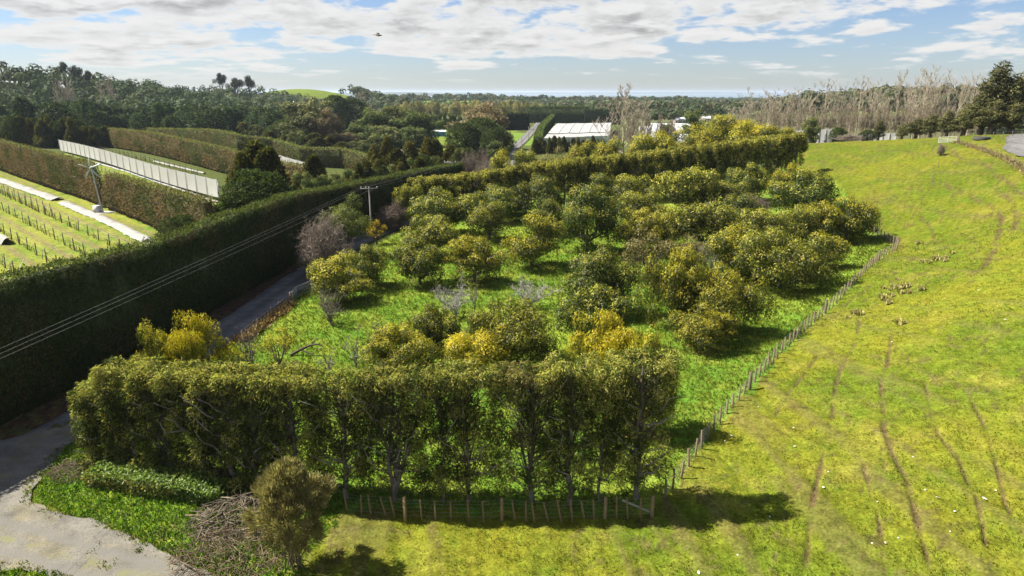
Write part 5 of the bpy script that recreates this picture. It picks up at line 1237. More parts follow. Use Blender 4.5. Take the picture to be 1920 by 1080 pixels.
# ------------------------------------------------------------------ fences
def post_mesh(h, r, col, seed=0, k=7):
    b = MB(); b.segs([(0, 0, -.3), (0, 0, h - .03)], [(0, 0, h - .03), (0, 0, h)], [r, r * .96], [r * .96, r * .7], k, col, cap=True)
    return b.mesh('post', M_WOOD)
PM_THIN = post_mesh(1.15, .062, (.155, .115, .075)); PM_THICK = post_mesh(1.35, .12, (.12, .09, .065)); PM_FRONT = post_mesh(1.2, .055, (.19, .135, .06)); PM_FRONT_T = post_mesh(1.28, .095, (.23, .165, .075))
PM_DARK = post_mesh(1.15, .055, (.10, .08, .065))
def fence(name, label, pts, meshes, wires, wcol=(.33, .33, .31), lean=(0, 0), jit=.06, group='wire fences', wr=.0045):
    """pts: (x,y,z, thick?)"""
    root = thing(name, label, 'fence', pts[len(pts) // 2][:3], 0, group); O = np.array(root.location); tops = []
    for i, q in enumerate(pts):
        o = link('post', meshes[1] if q[3] else meshes[0], root); o.location = np.array(q[:3]) - O
        lx, ly = (0, 0) if q[3] else (lean[0] + random.gauss(0, jit), lean[1] + random.gauss(0, jit)); o.rotation_euler = (ly, lx, random.uniform(0, 6)); s = random.uniform(.92, 1.08); o.scale = (1, 1, s)
        o.rotation_euler = (ly, lx, 0)
        tops.append((lx, ly))
    P = np.array([q[:3] for q in pts])
    for wz in wires:
        A = P + np.array([[0, 0, wz]]) + np.array([[t[0] * wz, -t[1] * wz, 0] for t in tops]) - O
        b = MB(); b.segs(A[:-1], A[1:], wr, wr, 3, wcol); b.build('wire', M_PAINT, root)
    return root
fx = [(652,962),(678,965),(696,966),(724,968),(740,968),(760,974,1),(791,973),(817,976),(846,975),(879,976),(907,976),(941,973,1),(966,976),(987,977),(1002,978),(1028,977),(1052,976),(1073,975),(1096,974),(1114,974),(1134,973,1),(1156,971),(1177,970),(1201,969),(1222,969,1)]
pts_f = []
for t in fx:
    q = G(t[0], t[1]); pts_f.append((q[0], q[1], q[2], len(t) > 2))
fence('wire_fence', 'front wire fence of yellowish leaning posts below the shelterbelt', pts_f, (PM_FRONT, PM_FRONT_T), (.2, .45, .7, .92, 1.12), lean=(-.10, .02), jit=.05, wcol=(.30, .33, .30))
bm_ = MB(); e = np.array(pts_f[-1][:3]); bm_.segs([e + (-1.5, .35, .75)], [e + (-.05, .02, .25)], .06, .05, 5, (.36, .34, .30), cap=True)
o = bm_.build('stay_pole', M_WOOD, label='slanted grey stay pole bracing the corner post of the front fence', category='pole')
rp = resample(np.r_[FENCE_R[1:], [G(1632, 430)]], .25); ln = np.r_[0, np.cumsum(np.linalg.norm(np.diff(rp[:, :2], axis=0), axis=1))]
ce = np.argmin(np.hypot(rp[:, 0] - FENCE_R[-1][0], rp[:, 1] - FENCE_R[-1][1])); sc = ln[ce]
st = np.r_[np.arange(.5, sc - .5, 1.22), sc, np.arange(sc + 1.2, ln[-1], 1.2)]
strain = [np.argmin(np.hypot(rp[:, 0] - G(*q)[0], rp[:, 1] - G(*q)[1])) for q in ((1547, 588), (1655, 490), (1400, 733))]
pts_r = []
for s_ in st:
    x, y = np.interp(s_, ln, rp[:, 0]), np.interp(s_, ln, rp[:, 1]); thick = abs(s_ - sc) < .1 or any(abs(s_ - ln[q]) < .61 for q in strain)
    pts_r.append((x, y, h1(x, y), thick))
fence('wire_fence', 'long fence of grey battens between orchard and open pasture', pts_r, (PM_THIN, PM_THICK), (.2, .42, .64, .86, 1.06), jit=.04)
# roadside fence with dead grass along it, and the mesh gate
rf = px_path([(455, 640), (485, 617), (510, 597), (527, 585), (543, 572)])
fence('wire_fence', 'roadside fence half buried in dead grass along the lower road edge', [(*q, i in (2, 4)) for i, q in enumerate(rf)], (PM_DARK, PM_DARK), (.4, .7, 1.0))
g = np.random.default_rng(90); n = 2600; t = g.random(n); R2 = resample(rf, .4); k = (t * (len(R2) - 1)).astype(int)
b = MB(); c_ = R2[k] + np.c_[g.normal(0, .28, (n, 2)), np.zeros(n)] - R2[0]
b.leaves(c_, np.c_[g.normal(0, .5, (n, 2)), g.uniform(.3, 1, n)], g.normal(0, 1, (n, 3)), g.uniform(.3, .8, n), .05, tint((.28, .20, .11), n, g, .3, .1), .4)
o = b.build('dead_grass', M_GRASS, kind='stuff'); o.location = R2[0]
ga, gb = G(546, 571), G(586, 545)
gt = thing('mesh_gate', 'wire mesh gate panels by the road at the orchard edge', 'gate', ga)
mid = G(557, 558); L_ = [(ga, mid), (mid, gb)]
for a, b_ in L_:
    fr = MB(); a0, b0 = a - ga, b_ - ga
    fr.segs([a0 + (0, 0, .1), a0 + (0, 0, 1.2), b0 + (0, 0, 1.2), b0 + (0, 0, .1)], [a0 + (0, 0, 1.2), b0 + (0, 0, 1.2), b0 + (0, 0, .1), a0 + (0, 0, .1)], .022, .022, 5, (.40, .41, .38)); f_ = fr.build('frame', M_PAINT, gt)
    me_ = MB(); nn_ = 14
    for i in range(1, nn_): q = a0 + (b0 - a0) * i / nn_; me_.segs([q + (0, 0, .1)], [q + (0, 0, 1.2)], .006, .006, 3, (.36, .37, .34))
    for i in range(1, 8): me_.segs([a0 + (0, 0, .1 + i * .14)], [b0 + (0, 0, .1 + i * .14)], .006, .006, 3, (.36, .37, .34))
    me_.build('mesh', M_PAINT, f_)
for q in (ga, gb):
    o = link('post', PM_THICK, gt); o.location = q - ga
# lone posts in the pasture and the upper paddock fence with its gate
for i, (px, py) in enumerate([(1727, 384), (1747, 340), (1759, 313)]):
    o = link('field_post', PM_DARK, None, label=['lone dark post lowest on the right slope', 'lone dark post midway up the right slope', 'lone dark post highest on the right slope, below the rush clump'][i], category='post', group='lone posts on the slope'); o.location = G(px, py)
up = px_path([(1794, 268), (1842, 281), (1901, 306), (1935, 330)])
fence('wire_fence', 'upper paddock fence along the gravel bend at the right', [(*q, i == 0) for i, q in enumerate(up)], (PM_DARK, PM_THICK), (.5, .8, 1.05))
g = np.random.default_rng(91); n = 2600; R2 = resample(up, .5); k = (g.random(n) * (len(R2) - 1)).astype(int); b = MB()
b.leaves(R2[k] + np.c_[g.normal(0, .45, (n, 2)), np.zeros(n)] - R2[0], np.c_[g.normal(0, .6, (n, 2)), g.uniform(.3, 1, n)], g.normal(0, 1, (n, 3)), g.uniform(.25, .6, n), .07, tint((.36, .29, .16), n, g, .3, .1), .4)
o = b.build('dead_grass', M_GRASS, kind='stuff'); o.location = R2[0]
bk = px_path([(1846, 259), (1862, 258), (1880, 258), (1898, 257), (1915, 257), (1930, 256)])
fence('wire_fence', 'short fence of dark posts below the big pines', [(*q, False) for q in bk], (PM_DARK, PM_DARK), (.5, 1.0))
gg = G(1793, 267); gt = thing('paddock_gate', 'pale metal gate standing open at the top of the field', 'gate', gg)
gd = np.array([-1.5, 3.2, 0.15]); gd[2] = h1(gg[0] - 1.5, gg[1] + 3.2) - gg[2]
for z in (.15, .38, .6, .85, 1.15):
    b = MB(); b.segs([(0, 0, z)], [gd + (0, 0, z)], .03, .03, 5, (.55, .56, .55)); b.build('rail', M_PAINT, gt)
b = MB(); b.segs([(0, 0, .1), gd + (0, 0, .1), gd * .5 + (0, 0, .1)], [(0, 0, 1.2), gd + (0, 0, 1.2), gd * .5 + (0, 0, 1.2)], .035, .035, 5, (.55, .56, .55)); b.build('upright', M_PAINT, gt)
o = link('post', PM_THICK, gt); o.location = (0.2, -.3, 0)
tp = G(1840, 262); tr_ = MB(); a = np.linspace(0, 2 * np.pi, 25)[:-1]
prof = [(1.35, 0), (1.45, .55), (1.38, .57), (1.3, .12), (0.02, .1)]
V = np.concatenate([np.stack([np.cos(a) * r, np.sin(a) * r, np.full(24, z)], 1) for r, z in prof]); i = np.arange(24)
tr_.add(V, np.concatenate([np.stack([i + 24 * k, (i + 1) % 24 + 24 * k, (i + 1) % 24 + 24 * (k + 1), i + 24 * (k + 1)], 1) for k in range(4)]), col=(.06, .06, .055))
o = tr_.build('water_trough', M_CONC, label='round dark water trough on the grass behind the paddock gate', category='trough'); o.location = tp

# ------------------------------------------------------------------ power poles and wires
def power_pole(p, h, label, big=True, az_=.0, arm=1.25):
    r = thing('power_pole', label, 'power pole', p, az_, 'power poles along the road')
    b = MB(); b.segs([(0, 0, -.3)], [(0, 0, h)], .15, .10, 8, (.19, .18, .165), cap=True); b.build('pole', M_WOOD, r)
    if big:
        b = MB(); b.box((-arm, -.16, h - .32), (arm, -.04 + .0, h - .20), (.22, .20, .18)); b.build('crossarm', M_WOOD, r)
        b = MB(); b.segs([(-.6, -.13, h - .3), (.6, -.13, h - .3)], [(0, -.13, h - .85), (0, -.13, h - .85)], .02, .02, 4, (.3, .3, .3)); b.build('brace', M_PAINT, r)
        for x in (-arm + .1, -.45, arm - .12):
            q = MB(); q.segs([(x, -.1, h - .2), (x, -.1, h - .1)], [(x, -.1, h - .1), (x, -.1, h + .04)], [.03, .06], [.03, .045], 6, (.62, .62, .6), cap=True); q.build('insulator', M_PAINT, r)
    return r
pA = np.array([-20.8, 99.5, h1(-20.8, 99.5)]); hA = D(691, 350, 99.5)[2] - pA[2]
pB = np.array([-12.2, 136.5, h1(-12.2, 136.5)]); hB = D(843, 302, 136.5)[2] - pB[2]
power_pole(pA, hA, 'nearest power pole with a wide crossarm at the orchard corner', az_=.22)
power_pole(pB, hB, 'power pole with crossarm at the far end of the dark roadside hedge', az_=-.35)
for (px, py, top, lab) in [(978, 287, 255, 'plain pole beside the far road, in front of the white canopy'), (928, 297, 282, 'short pole half hidden by the mauve thicket'), (991, 263, 237, 'plain pole at the left side of the far road, second along'), (1000, 248, 228, 'plain pole on the far road near its end'), (1019, 228, 214, 'pale pole where the far road meets the ribbed hedge')]:
    q = G(px, py); power_pole(q, max(D(px, top, q[1])[2] - q[2], 4), lab, False)
wl = [((0, 640), -1.1, 'uppermost of the three power wires crossing the dark hedge'), ((0, 655), -.45, 'middle of the three power wires crossing the dark hedge'), ((0, 669), 1.1, 'lowest of the three power wires crossing the dark hedge')]
for (px0, off, lab) in wl:
    a = D(px0[0], px0[1], 33.0); ca, sa = math.cos(.22), math.sin(.22)
    e = pA + np.array([off * ca, off * sa, hA]); a2 = a + (a - e) * .45; a2[2] = a[2] + .25
    cb_, sb2 = math.cos(-.35), math.sin(-.35); f = pB + np.array([off * cb_, off * sb2, hB])
    b = MB()
    for (u, w_, sag) in ((a2, e, .3), (e, f, .45)):
        t = np.linspace(0, 1, 28)[:, None]; P = u + (w_ - u) * t; P[:, 2] -= sag * 4 * (t * (1 - t))[:, 0]; b.segs(P[:-1], P[1:], .0065, .0065, 4, (.25, .26, .25))
    b.build('power_line', M_PAINT, label=lab, category='power line', group='power lines over the road')

# ------------------------------------------------------------------ vine field: netting, ground cloths, posts, wind machine
def cloth_wall(label, A, B, h, n, group, z0=.35, posts=True):
    A, B = np.array(A, float), np.array(B, float); root = thing('windbreak_netting', label, 'windbreak netting', (A[0], A[1], h1(*A)), 0, group); O = np.array(root.location)
    nrm = np.array([-(B - A)[1], (B - A)[0]]); nrm /= np.linalg.norm(nrm)
    for i in range(n):
        a, b = A + (B - A) * i / n, A + (B - A) * (i + 1) / n; V = []
        for r in range(5):
            for c in range(5):
                q = a + (b - a) * (c / 4) + nrm * .10 * math.sin(c / 4 * math.pi) * (1 if i % 2 else .5) * math.sin(r / 4 * math.pi + .4); V.append((q[0], q[1], h1(q[0], q[1]) + z0 + (h - z0) * r / 4 - .06 * math.sin(c / 4 * math.pi) * (r == 4)))
        k = np.arange(25).reshape(5, 5); Q = np.stack([k[:-1, :-1], k[:-1, 1:], k[1:, 1:], k[1:, :-1]], -1).reshape(-1, 4)
        m = MB(); m.add(np.array(V) - O, Q, col=np.array((.42, .42, .41)) * random.uniform(.93, 1.04)); m.build('panel', M_CLOTH, root, True)
    if posts:
        for i in range(n + 1):
            q = A + (B - A) * i / n - nrm * .12; m = MB(); z = h1(*q); m.segs([np.array((q[0], q[1], z - .2)) - O], [np.array((q[0], q[1], z + h + .12)) - O], .07, .06, 5, (.30, .30, .29), cap=True); m.build('post', M_WOOD, root)
    return root
cloth_wall('long white windbreak netting on posts between the clipped hedges', (-160, 246), (-59.5, 138.3), 4.4, 24, 'white windbreak nettings', .7)
cloth_wall('short white netting end panel turning back beside the big conifer', (-59.3, 138.2), (-63.5, 147), 3.6, 2, 'white windbreak nettings')
cloth_wall('distant thin white netting in front of the zigzag hedge', (-131, 297), (-62, 208.5), 3.4, 16, 'white windbreak nettings', .5)
def cloth_strip(label, P, w, seed, hgt=.5):
    P = resample(np.c_[np.array(P, float), np.zeros(len(P))], .6)[:, :2]; t = np.gradient(P, axis=0); t /= np.linalg.norm(t, axis=1, keepdims=True); nr_ = np.stack([-t[:, 1], t[:, 0]], 1)
    s = np.linspace(-.5, .5, 9); X = P[:, None] + nr_[:, None] * (s[None, :, None] * w) ; ed = (vnoise(P[:, 0] * .8, P[:, 1] * .8, seed) - .5)[:, None, None] * .5 * nr_[:, None]
    X = X + ed; Z = H(X[..., 0], X[..., 1]) + .06 + hgt * (1 - (2 * s[None]) ** 2) * (.35 + .9 * vnoise(X[..., 0] * .9, X[..., 1] * .9, seed + 1)) + .12 * vnoise(X[..., 0] * 3, X[..., 1] * 3, seed + 2)
    nn_ = len(P); ii = np.arange(nn_ * 9).reshape(nn_, 9); Q = np.stack([ii[:-1, :-1], ii[:-1, 1:], ii[1:, 1:], ii[1:, :-1]], -1).reshape(-1, 4)
    b = MB(); b.add(np.concatenate([X, Z[..., None]], -1).reshape(-1, 3), Q, col=(.27, .265, .245)); return b.build('ground_cloth', M_CLOTH, None, True, label=label, category='cloth', group='white cloths on the ground')
vl = lambda px, py: G(px, py)[:2]
cloth_strip('crumpled white ground cloth left of the gap, under the upper brown hedge', [vl(-30, 328), vl(40, 352), vl(108, 376)], 2.4, 3)
cloth_strip('crumpled white ground cloth from the gap down to the dark shrub row', [vl(118, 381), vl(190, 411), vl(250, 440), vl(318, 474)], 2.0, 5)
cloth_strip('short white cloth end beside the vine posts at the left edge', [vl(-40, 436), vl(-10, 446), vl(18, 458)], 1.8, 7, .9)
cloth_strip('thin white cloth lying between the netting and the long brown hedge', [vl(288, 303), vl(330, 313), vl(385, 326)], 1.0, 9, .3)
cloth_strip('white strip along the foot of the windbreak netting', [vl(160, 302), vl(230, 320), vl(320, 350), vl(408, 380)], .9, 11, .2)
def trellis(label, a, b, step, h, vine=True, seed=0, hc=(.085, .07, .055)):
    g = np.random.default_rng(seed); a, b = np.array(a, float), np.array(b, float); L = np.linalg.norm(b - a); n = max(3, int(L / step))
    root = thing('trellis_row', label, 'trellis row', (a[0], a[1], h1(*a)), 0, 'vine trellis rows'); O = np.array(root.location)
    me = PT[int(h > 2.2)]
    t = np.linspace(0, 1, n); X = a[0] + (b - a)[0] * t; Y = a[1] + (b - a)[1] * t; Z = H(X, Y)
    for i in range(n):
        o = link('post', me, root); o.location = np.array((X[i], Y[i], Z[i])) - O; o.rotation_euler = (g.normal(0, .03), g.normal(0, .03), g.uniform(0, 6))
    P = np.stack([X, Y, Z], 1) - O
    for wz in (h * .95, h * .55):
        w_ = MB(); w_.segs(P[:-1] + (0, 0, wz), P[1:] + (0, 0, wz), .012, .012, 3, (.30, .30, .28)); w_.build('wire', M_PAINT, root)
    if vine:
        k = int(L / 1.5); tt = g.random(k); S0 = np.stack([a[0] + (b - a)[0] * tt, a[1] + (b - a)[1] * tt], 1); z = H(S0[:, 0], S0[:, 1]); S0 = np.c_[S0, z - .1] - O
        hh_ = g.uniform(.4, 1.3, k); S1 = S0 + np.c_[g.normal(0, .12, (k, 2)), hh_]; v = MB(); v.segs(S0, S1, .05, .03, 4, tint((.10, .07, .05), k, g)); d2 = rdir(k * 3, -.1, g) * .5; v.segs(np.repeat(S1, 3, 0), np.repeat(S1, 3, 0) + d2, .025, .01, 3, (.11, .08, .055))
        o = v.build('vine', M_BARK, root); o['kind'] = 'stuff'
    return root
def tpost(h, r, col):
    b = MB(); b.segs([(0, 0, -.3)], [(0, 0, h)], r, r * .9, 6, col, cap=True); return b.mesh('post', M_WOOD)
PT = [tpost(1.75, .075, (.085, .07, .06)), tpost(2.6, .07, (.14, .12, .095))]
# rows run down towards the road hedge
far0 = np.array([-126., 164.]); near_line = np.array([(-33, 44), (-30, 70), (-32, 88)])
RL = ['row nearest the white ground cloth', 'second row from the white ground cloth', 'third row from the white ground cloth', 'fourth row from the white ground cloth', 'fifth row from the white ground cloth', 'sixth row from the white ground cloth', 'seventh row from the white ground cloth', 'row in front of the short white cloth end', 'row behind the leaning white stakes', 'lowest row, along the top of the dark road hedge']
for i in range(10):
    off = -VINE_N * (3.5 + 4.4 * i); s0 = np.array([-48.5, 91.5]) + off; up_ = s0 - VINE_DIR * (100 if i < 7 else 70); dn = s0 + VINE_DIR * 1.0
    while dn[0] > np.interp(dn[1], HEDGE_FACE[:, 1], HEDGE_FACE[:, 0]) - 6: dn = dn - VINE_DIR
    trellis('bare kiwifruit vine trellis, ' + RL[i], up_, dn, 4.6, 1.75, True, 700 + i)
tr_l = [((-146, 180.5), (-80, 117.5), 'tall thin trellis posts between the upper brown hedge and the ground cloth'), ((-150, 252), (-85, 186), 'small tied vines in front of the long brown hedge'), ((-158, 236), (-64, 135), 'row of posts just in front of the long netting'), ((-140, 236), (-66, 154), 'row of young vines behind the long netting')]
for i, (a, b, lab) in enumerate(tr_l): trellis(lab, a, b, 4.0, 2.6 if i == 0 else 1.75, i != 2, 720 + i)
for i, (x0, y0, x1, y1) in enumerate([(30, 500, 48, 476 - 6), (98, 500, 112, 478), (2, 520, 14, 498), (68, 528, 76, 516), (114, 521, 124, 506), (10, 542, 18, 530)]):
    a = G(x0, y0 + 14); s_ = MB(); s_.segs([(0, 0, -.1)], [(1.1, .25, 1.75)], .05, .04, 5, (.62, .62, .58), cap=True)
    o = s_.build('white_stake', M_WOOD, label='leaning white stake bracing the lower vine rows', category='stake', group='leaning white stakes'); o.location = a
wmz = G(193, 399); hubz = D(184, 314, wmz[1])[2] - wmz[2]
wmr = thing('wind_machine', 'pale orchard wind machine with five blades in the gap between two brown hedges', 'wind machine', wmz)
b = MB(); b.box((-1.7, -1.2, -.2), (1.9, 1.2, .12), (.55, .54, .5)); b.build('base_slab', M_CONC, wmr)
b = MB(); b.box((-1.45, -.5, .12), (-.35, .6, 1.25), (.50, .52, .50)); b.box((-1.5, -.55, 1.25), (-.3, .65, 1.32), (.60, .60, .58)); b.build('engine_box', M_PAINT, wmr)
b = MB(); tl = np.array([-.75, 0, hubz]); b.segs([(0, 0, .1), tl * .12], [tl * .12, tl], [.2, .15], [.15, .1], 10, (.36, .40, .41)); b.build('tower', M_PAINT, wmr, True)
b = MB(); b.segs([tl + (-.05, .35, .05)], [tl + (.08, -.55, -.08)], .20, .15, 10, (.5, .54, .55), cap=True); hub = b.build('gearbox', M_PAINT, wmr)
for k in range(5):
    a = k * 2 * math.pi / 5 + .35; d = np.array([math.cos(a), .12, math.sin(a)]); tw = np.cross(d, [0, 1, 0]); c0 = tl + (.05, -.5, -.04)
    m = MB(); st_ = [(.15, .06), (.7, .13), (1.6, .12), (2.3, .06)]; V = []
    for q, w_ in st_:
        for sg in (-1, 1): V.append(c0 + d * q + tw * w_ * sg + np.array([0, .05 * sg, 0])); 
    V = np.array(V); V2 = V + np.array([0, .03, 0]); F = [[0, 1, 3, 2], [2, 3, 5, 4], [4, 5, 7, 6]]; n8 = 8
    m.add(np.concatenate([V, V2]), F + [[x + n8 for x in f[::-1]] for f in F] + [[0, 2, 10, 8], [2, 4, 12, 10], [4, 6, 14, 12], [1, 9, 11, 3], [3, 11, 13, 5], [5, 13, 15, 7], [6, 7, 15, 14], [0, 8, 9, 1]], col=(.36, .40, .41)); m.build('blade', M_PAINT, wmr)

# ------------------------------------------------------------------ buildings
def canopy():
    c = [D(1020, 262, 290), D(1142, 259, 294), D(1147, 227, 468), D(1046, 225, 455)]
    root = thing('crop_canopy', 'large white cloth crop canopy with a dark slit, beside the far road', 'canopy', (c[0][0], c[0][1], h1(c[0][0], c[0][1]))); O = np.array(root.location); top = 5.2
    def q(u, v): return (c[0] * (1 - u) + c[1] * u) * (1 - v) + (c[3] * (1 - u) + c[2] * u) * v
    for nm, v0, v1 in (('front_roof', 0, .17), ('main_roof', .205, 1.0)):
        nu, nv = 33, 14 if v1 > .5 else 4; V = []
        for j in range(nv):
            for i in range(nu):
                u, v = i / (nu - 1), v0 + (v1 - v0) * j / (nv - 1); p = q(u, v); V.append((p[0], p[1], h1(p[0], p[1]) + top + 1.0 * math.sin(v * math.pi) - .22 * abs(math.sin(u * 3 * math.pi)) + .05 * math.sin(j * 2.1)))
        k = np.arange(nu * nv).reshape(nv, nu); Q = np.stack([k[:-1, :-1], k[:-1, 1:], k[1:, 1:], k[1:, :-1]], -1).reshape(-1, 4); m = MB(); m.add(np.array(V) - O, Q, col=np.array((.33, .33, .32)) * (1 if nm == 'main_roof' else .93)); m.build(nm, M_CLOTH, root, True)
    for nm, (u0, v0), (u1, v1), col in (('front_wall', (0, 0), (1, 0), (.42, .50, .42)), ('side_wall', (0, 1), (0, 0), (.50, .55, .50)), ('side_wall', (1, 0), (1, 1), (.5, .55, .5))):
        V = []
        for j in range(4):
            for i in range(17):
                f = i / 16; p = q(u0 + (u1 - u0) * f, v0 + (v1 - v0) * f); V.append((p[0], p[1], h1(p[0], p[1]) + .2 + (top - .3) * j / 3))
        k = np.arange(68).reshape(4, 17); Q = np.stack([k[:-1, :-1], k[:-1, 1:], k[1:, 1:], k[1:, :-1]], -1).reshape(-1, 4); m = MB(); m.add(np.array(V) - O, Q, col=col); m.build(nm, M_CLOTH, root, True)
    for u in (.17, .335, .5, .665, .83):
        vs = np.linspace(.205, 1, 16); P = np.array([[*q(u, v)[:2], 0] for v in vs]); P[:, 2] = H(P[:, 0], P[:, 1]) + top + 1.0 * np.sin(vs * math.pi) - .22 * abs(math.sin(u * 3 * math.pi)) + .08
        m = MB(); m.segs(P[:-1] - O, P[1:] - O, .10, .10, 4, (.22, .22, .21)); m.build('seam', M_CLOTH, root)
    for i in range(9):
        p = q(i / 8, 0); m = MB(); z = h1(p[0], p[1]); m.segs([np.array((p[0], p[1] - .15, z - .2)) - O], [np.array((p[0], p[1] - .15, z + top + .2)) - O], .09, .09, 5, (.3, .28, .25)); m.build('post', M_WOOD, root)
canopy()
def tunnel(label, p, ln, r, hgt, az_=0.0, stripes=True):
    root = thing('tunnel_house', label, 'tunnel house', p, az_, 'white tunnel houses'); a = np.linspace(0, np.pi, 13); nseg = 6
    for s in range(nseg):
        x0, x1 = -ln / 2 + ln * s / nseg, -ln / 2 + ln * (s + 1) / nseg
        V = np.concatenate([np.stack([np.full(13, x), np.cos(a) * r, .5 + np.sin(a) * (hgt - .5)], 1) for x in (x0, x1)]); i = np.arange(12); m = MB(); m.add(V, np.stack([i, i + 13, i + 14, i + 1], 1), col=(.50, .50, .49) if (s % 2 or not stripes) else (.25, .26, .27)); m.build('cover', M_CLOTH, root, True)
    for x in (-ln / 2, ln / 2):
        V = np.concatenate([np.stack([np.full(13, x), np.cos(a) * r, .5 + np.sin(a) * (hgt - .5)], 1), [[x, r, 0], [x, -r, 0]]]); m = MB(); m.add(V, None, [[13, i, i + 1] for i in range(6)] + [[13, 6, 14]] + [[14, i, i + 1] for i in range(6, 12)], col=(.5, .52, .5)); m.build('end_wall', M_CLOTH, root)
    for sy in (-1, 1):
        m = MB(); m.box((-ln / 2, sy * r - .06, -.3), (ln / 2, sy * r + .06, .5), (.30, .31, .30)); m.build('base_board', M_WOOD, root)
def at(px, py, y): q = D(px, py, y); return np.array([q[0], q[1], h1(q[0], q[1])])
tunnel('white striped tunnel house among the golden conifers', at(749, 276, 262), 6.4, 2.7, 3.8)
for i, (px, y, ln, lab) in enumerate([(1232, 400, 20, 'white tunnel roof left of the trio behind the bare poplars'), (1258, 420, 24, 'white tunnel roof highest of the trio behind the bare poplars'), (1278, 395, 18, 'white tunnel roof right of the trio behind the bare poplars'), (1262, 330, 20, 'low white tunnel roof nearest, left of the golden crown')]):
    tunnel(lab, at(px, 235, y), ln, 4.5, (5.5, 6.5, 5.0, 4.2)[i], -.25, False)
wa, wb = D(1398, 258, 222), D(1560, 258, 205)
cloth_wall('white cloth wall showing through the evergreens above the field', wa[:2], wb[:2], D(1480, 246, 213)[2] - h1(*(wa[:2] + wb[:2]) / 2) , 14, 'white windbreak nettings', .2)
wa, wb = D(1560, 258, 204), D(1680, 258, 192)
cloth_wall('white cloth wall glimpsed behind the small evergreens on the field skyline', wa[:2], wb[:2], max(2.0, D(1620, 252, 198)[2] - h1(*(wa[:2] + wb[:2]) / 2)), 10, 'white windbreak nettings', .2)
def shed(name, label, p, w, d, h, wall, roof, az_=0.0, gable=.6):
    root = thing(name, label, 'shed' if 'shed' in name else 'house', p, az_, 'farm buildings on the plain')
    b = MB(); V = [(-w/2,-d/2,-.3),(w/2,-d/2,-.3),(w/2,d/2,-.3),(-w/2,d/2,-.3),(-w/2,-d/2,h),(w/2,-d/2,h),(w/2,d/2,h),(-w/2,d/2,h),(-w/2,0,h+gable),(w/2,0,h+gable)]
    b.add(V, [[0,1,5,4],[2,3,7,6],[3,0,4,7],[1,2,6,5]], [[4,8,7],[5,6,9]], wall); b.build('wall', M_PAINT, root)
    e = .25; b = MB(); V = []
    for sy in (-1, 1):
        V += [(-w/2-e, sy*(d/2+e), h-.05), (w/2+e, sy*(d/2+e), h-.05), (w/2+e, 0, h+gable+.06), (-w/2-e, 0, h+gable+.06)]
    V = np.array(V); b.add(np.concatenate([V, V + (0, 0, .09)]), [[0,1,2,3],[5,4,7,6],[8,9,10,11],[13,12,15,14],[0,8,9,1],[4,5,13,12],[1,9,10,2],[3,11,8,0],[5,13,14,6],[4,7,15,12]], col=roof); b.build('roof', M_PAINT, root)
    b = MB(); b.box((-w*.18,-d/2-.05,-.1),(w*.12,-d/2-.01,h*.8),np.array(wall)*.55); b.build('door', M_PAINT, root)
    for sx_ in (-.36, .32):
        b = MB(); b.box((w*sx_-.5,-d/2-.05,h*.4),(w*sx_+.5,-d/2-.01,h*.75),(.05,.06,.07)); b.build('window', M_PAINT, root)
shed('farm_shed', 'blue shed with pale roof beside the green field', at(824, 247, 405), 7.5, 5, 2.7, (.07, .22, .38), (.55, .58, .6))
shed('farm_shed', 'dark teal shed left of the blue one under the trees', at(798, 248, 400), 4.2, 4, 2.6, (.04, .09, .10), (.30, .33, .33))
shed('farm_house', 'tiny white roofed house below the green hill on the left', at(536, 186, 800), 17, 8, 3.5, (.5, .5, .48), (.75, .76, .78), .1, 1.5)
shed('farm_house', 'tiny pale roofed house among trees, left of the leafless row', at(1274, 206, 560), 10, 7, 3.5, (.5, .47, .42), (.6, .62, .64), .2, 1.5)
shed('farm_house', 'tiny cream house right of the pale roofed one', at(1322, 204, 590), 9, 7, 3.2, (.55, .48, .33), (.62, .6, .55), -.1, 1.5)
shed('farm_shed', 'tiny long grey roof beyond the pale willows', at(925, 193, 900), 34, 12, 4, (.4, .45, .5), (.55, .62, .7), .05, 2)

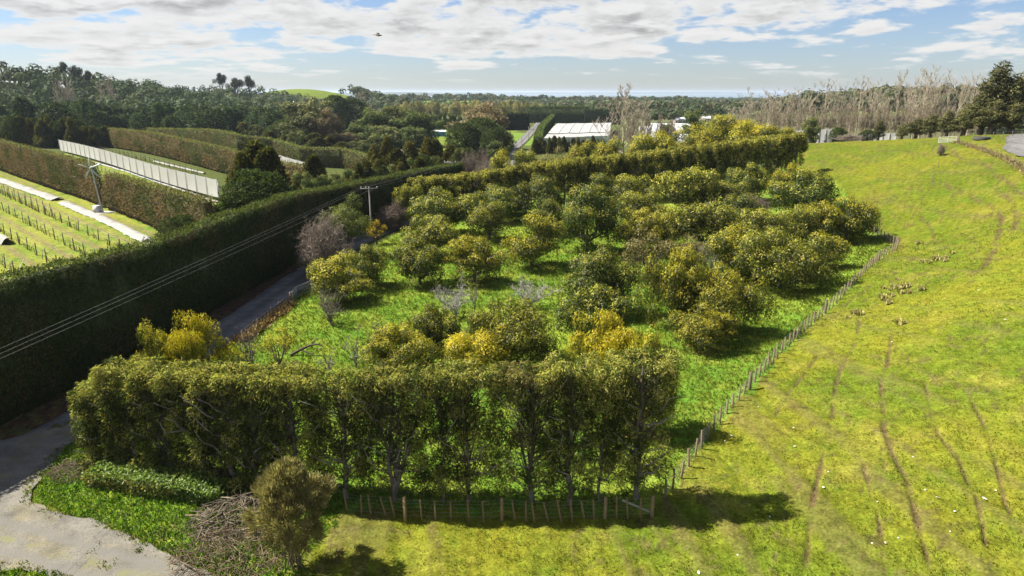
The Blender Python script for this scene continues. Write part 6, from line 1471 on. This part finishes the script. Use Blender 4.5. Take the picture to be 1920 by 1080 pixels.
# ------------------------------------------------------------------ bird
bp_ = D(709, 66, 34); bo = bmesh.new()
b = MB(); rings = [(-.19, .005), (-.15, .025), (-.08, .045), (.02, .055), (.10, .045), (.155, .035), (.19, .03), (.215, .018), (.245, .003)]
a = np.linspace(0, 2 * np.pi, 9)[:-1]; V = np.concatenate([np.stack([np.full(8, x), np.cos(a) * r, np.sin(a) * r + (.012 if x > .12 else 0)], 1) for x, r in rings]); i = np.arange(8)
Q = [np.stack([i + 8 * k, (i + 1) % 8 + 8 * k, (i + 1) % 8 + 8 * (k + 1), i + 8 * (k + 1)], 1) for k in range(len(rings) - 1)]
b.add(V, np.concatenate(Q), col=(.10, .08, .06)); bo.free()
for sg in (-1, 1):
    pts_w = [(.08, .03, .02), (-.06, .03, .02), (.10, .16, .10), (-.08, .16, .10), (.04, .30, .07), (-.09, .29, .07), (-.06, .40, .02)]
    w_ = np.array(pts_w) * np.array([1, sg, 1]); t_ = w_ - np.array([0, 0, .012])
    F = [[0, 1, 3, 2], [2, 3, 5, 4]]; b.add(np.concatenate([w_, t_]), F + [[x + 7 for x in f[::-1]] for f in F] + [[0, 2, 9, 7], [2, 4, 11, 9], [1, 8, 10, 3], [3, 10, 12, 5]], [[4, 5, 6], [11, 13, 12], [4, 6, 13], [4, 13, 11], [5, 12, 13], [5, 13, 6]], col=(.11, .085, .06))
b.add([(-.17, -.02, .005), (-.17, .02, .005), (-.30, .06, 0), (-.30, -.06, 0), (-.17, -.02, -.004), (-.17, .02, -.004), (-.30, .06, -.008), (-.30, -.06, -.008)], [[0, 1, 2, 3], [7, 6, 5, 4], [0, 4, 5, 1], [1, 5, 6, 2], [2, 6, 7, 3], [3, 7, 4, 0]], col=(.10, .08, .06))
o = b.build('bird', M_TWIG, label='small dark bird flying with wings spread under the clouds', category='bird'); o.location = bp_; o.scale = (.75, .75, .75); o.rotation_euler = (.35, .1, .35)

# ------------------------------------------------------------------ haze: the air itself
hb = MB(); hb.box((-80000, -300, -44), (80000, 80000, 64), (1, 1, 1))
mh, th = newmat('haze_air'); pv = N(th, 'ShaderNodeVolumePrincipled'); pv.inputs['Color'].default_value = (.70, .83, 1.0, 1); pv.inputs['Density'].default_value = .00006; pv.inputs['Anisotropy'].default_value = .2
oo = N(th, 'ShaderNodeOutputMaterial'); th.links.new(pv.outputs[0], oo.inputs['Volume'])
HZ = hb.build('haze', mh, kind='stuff')
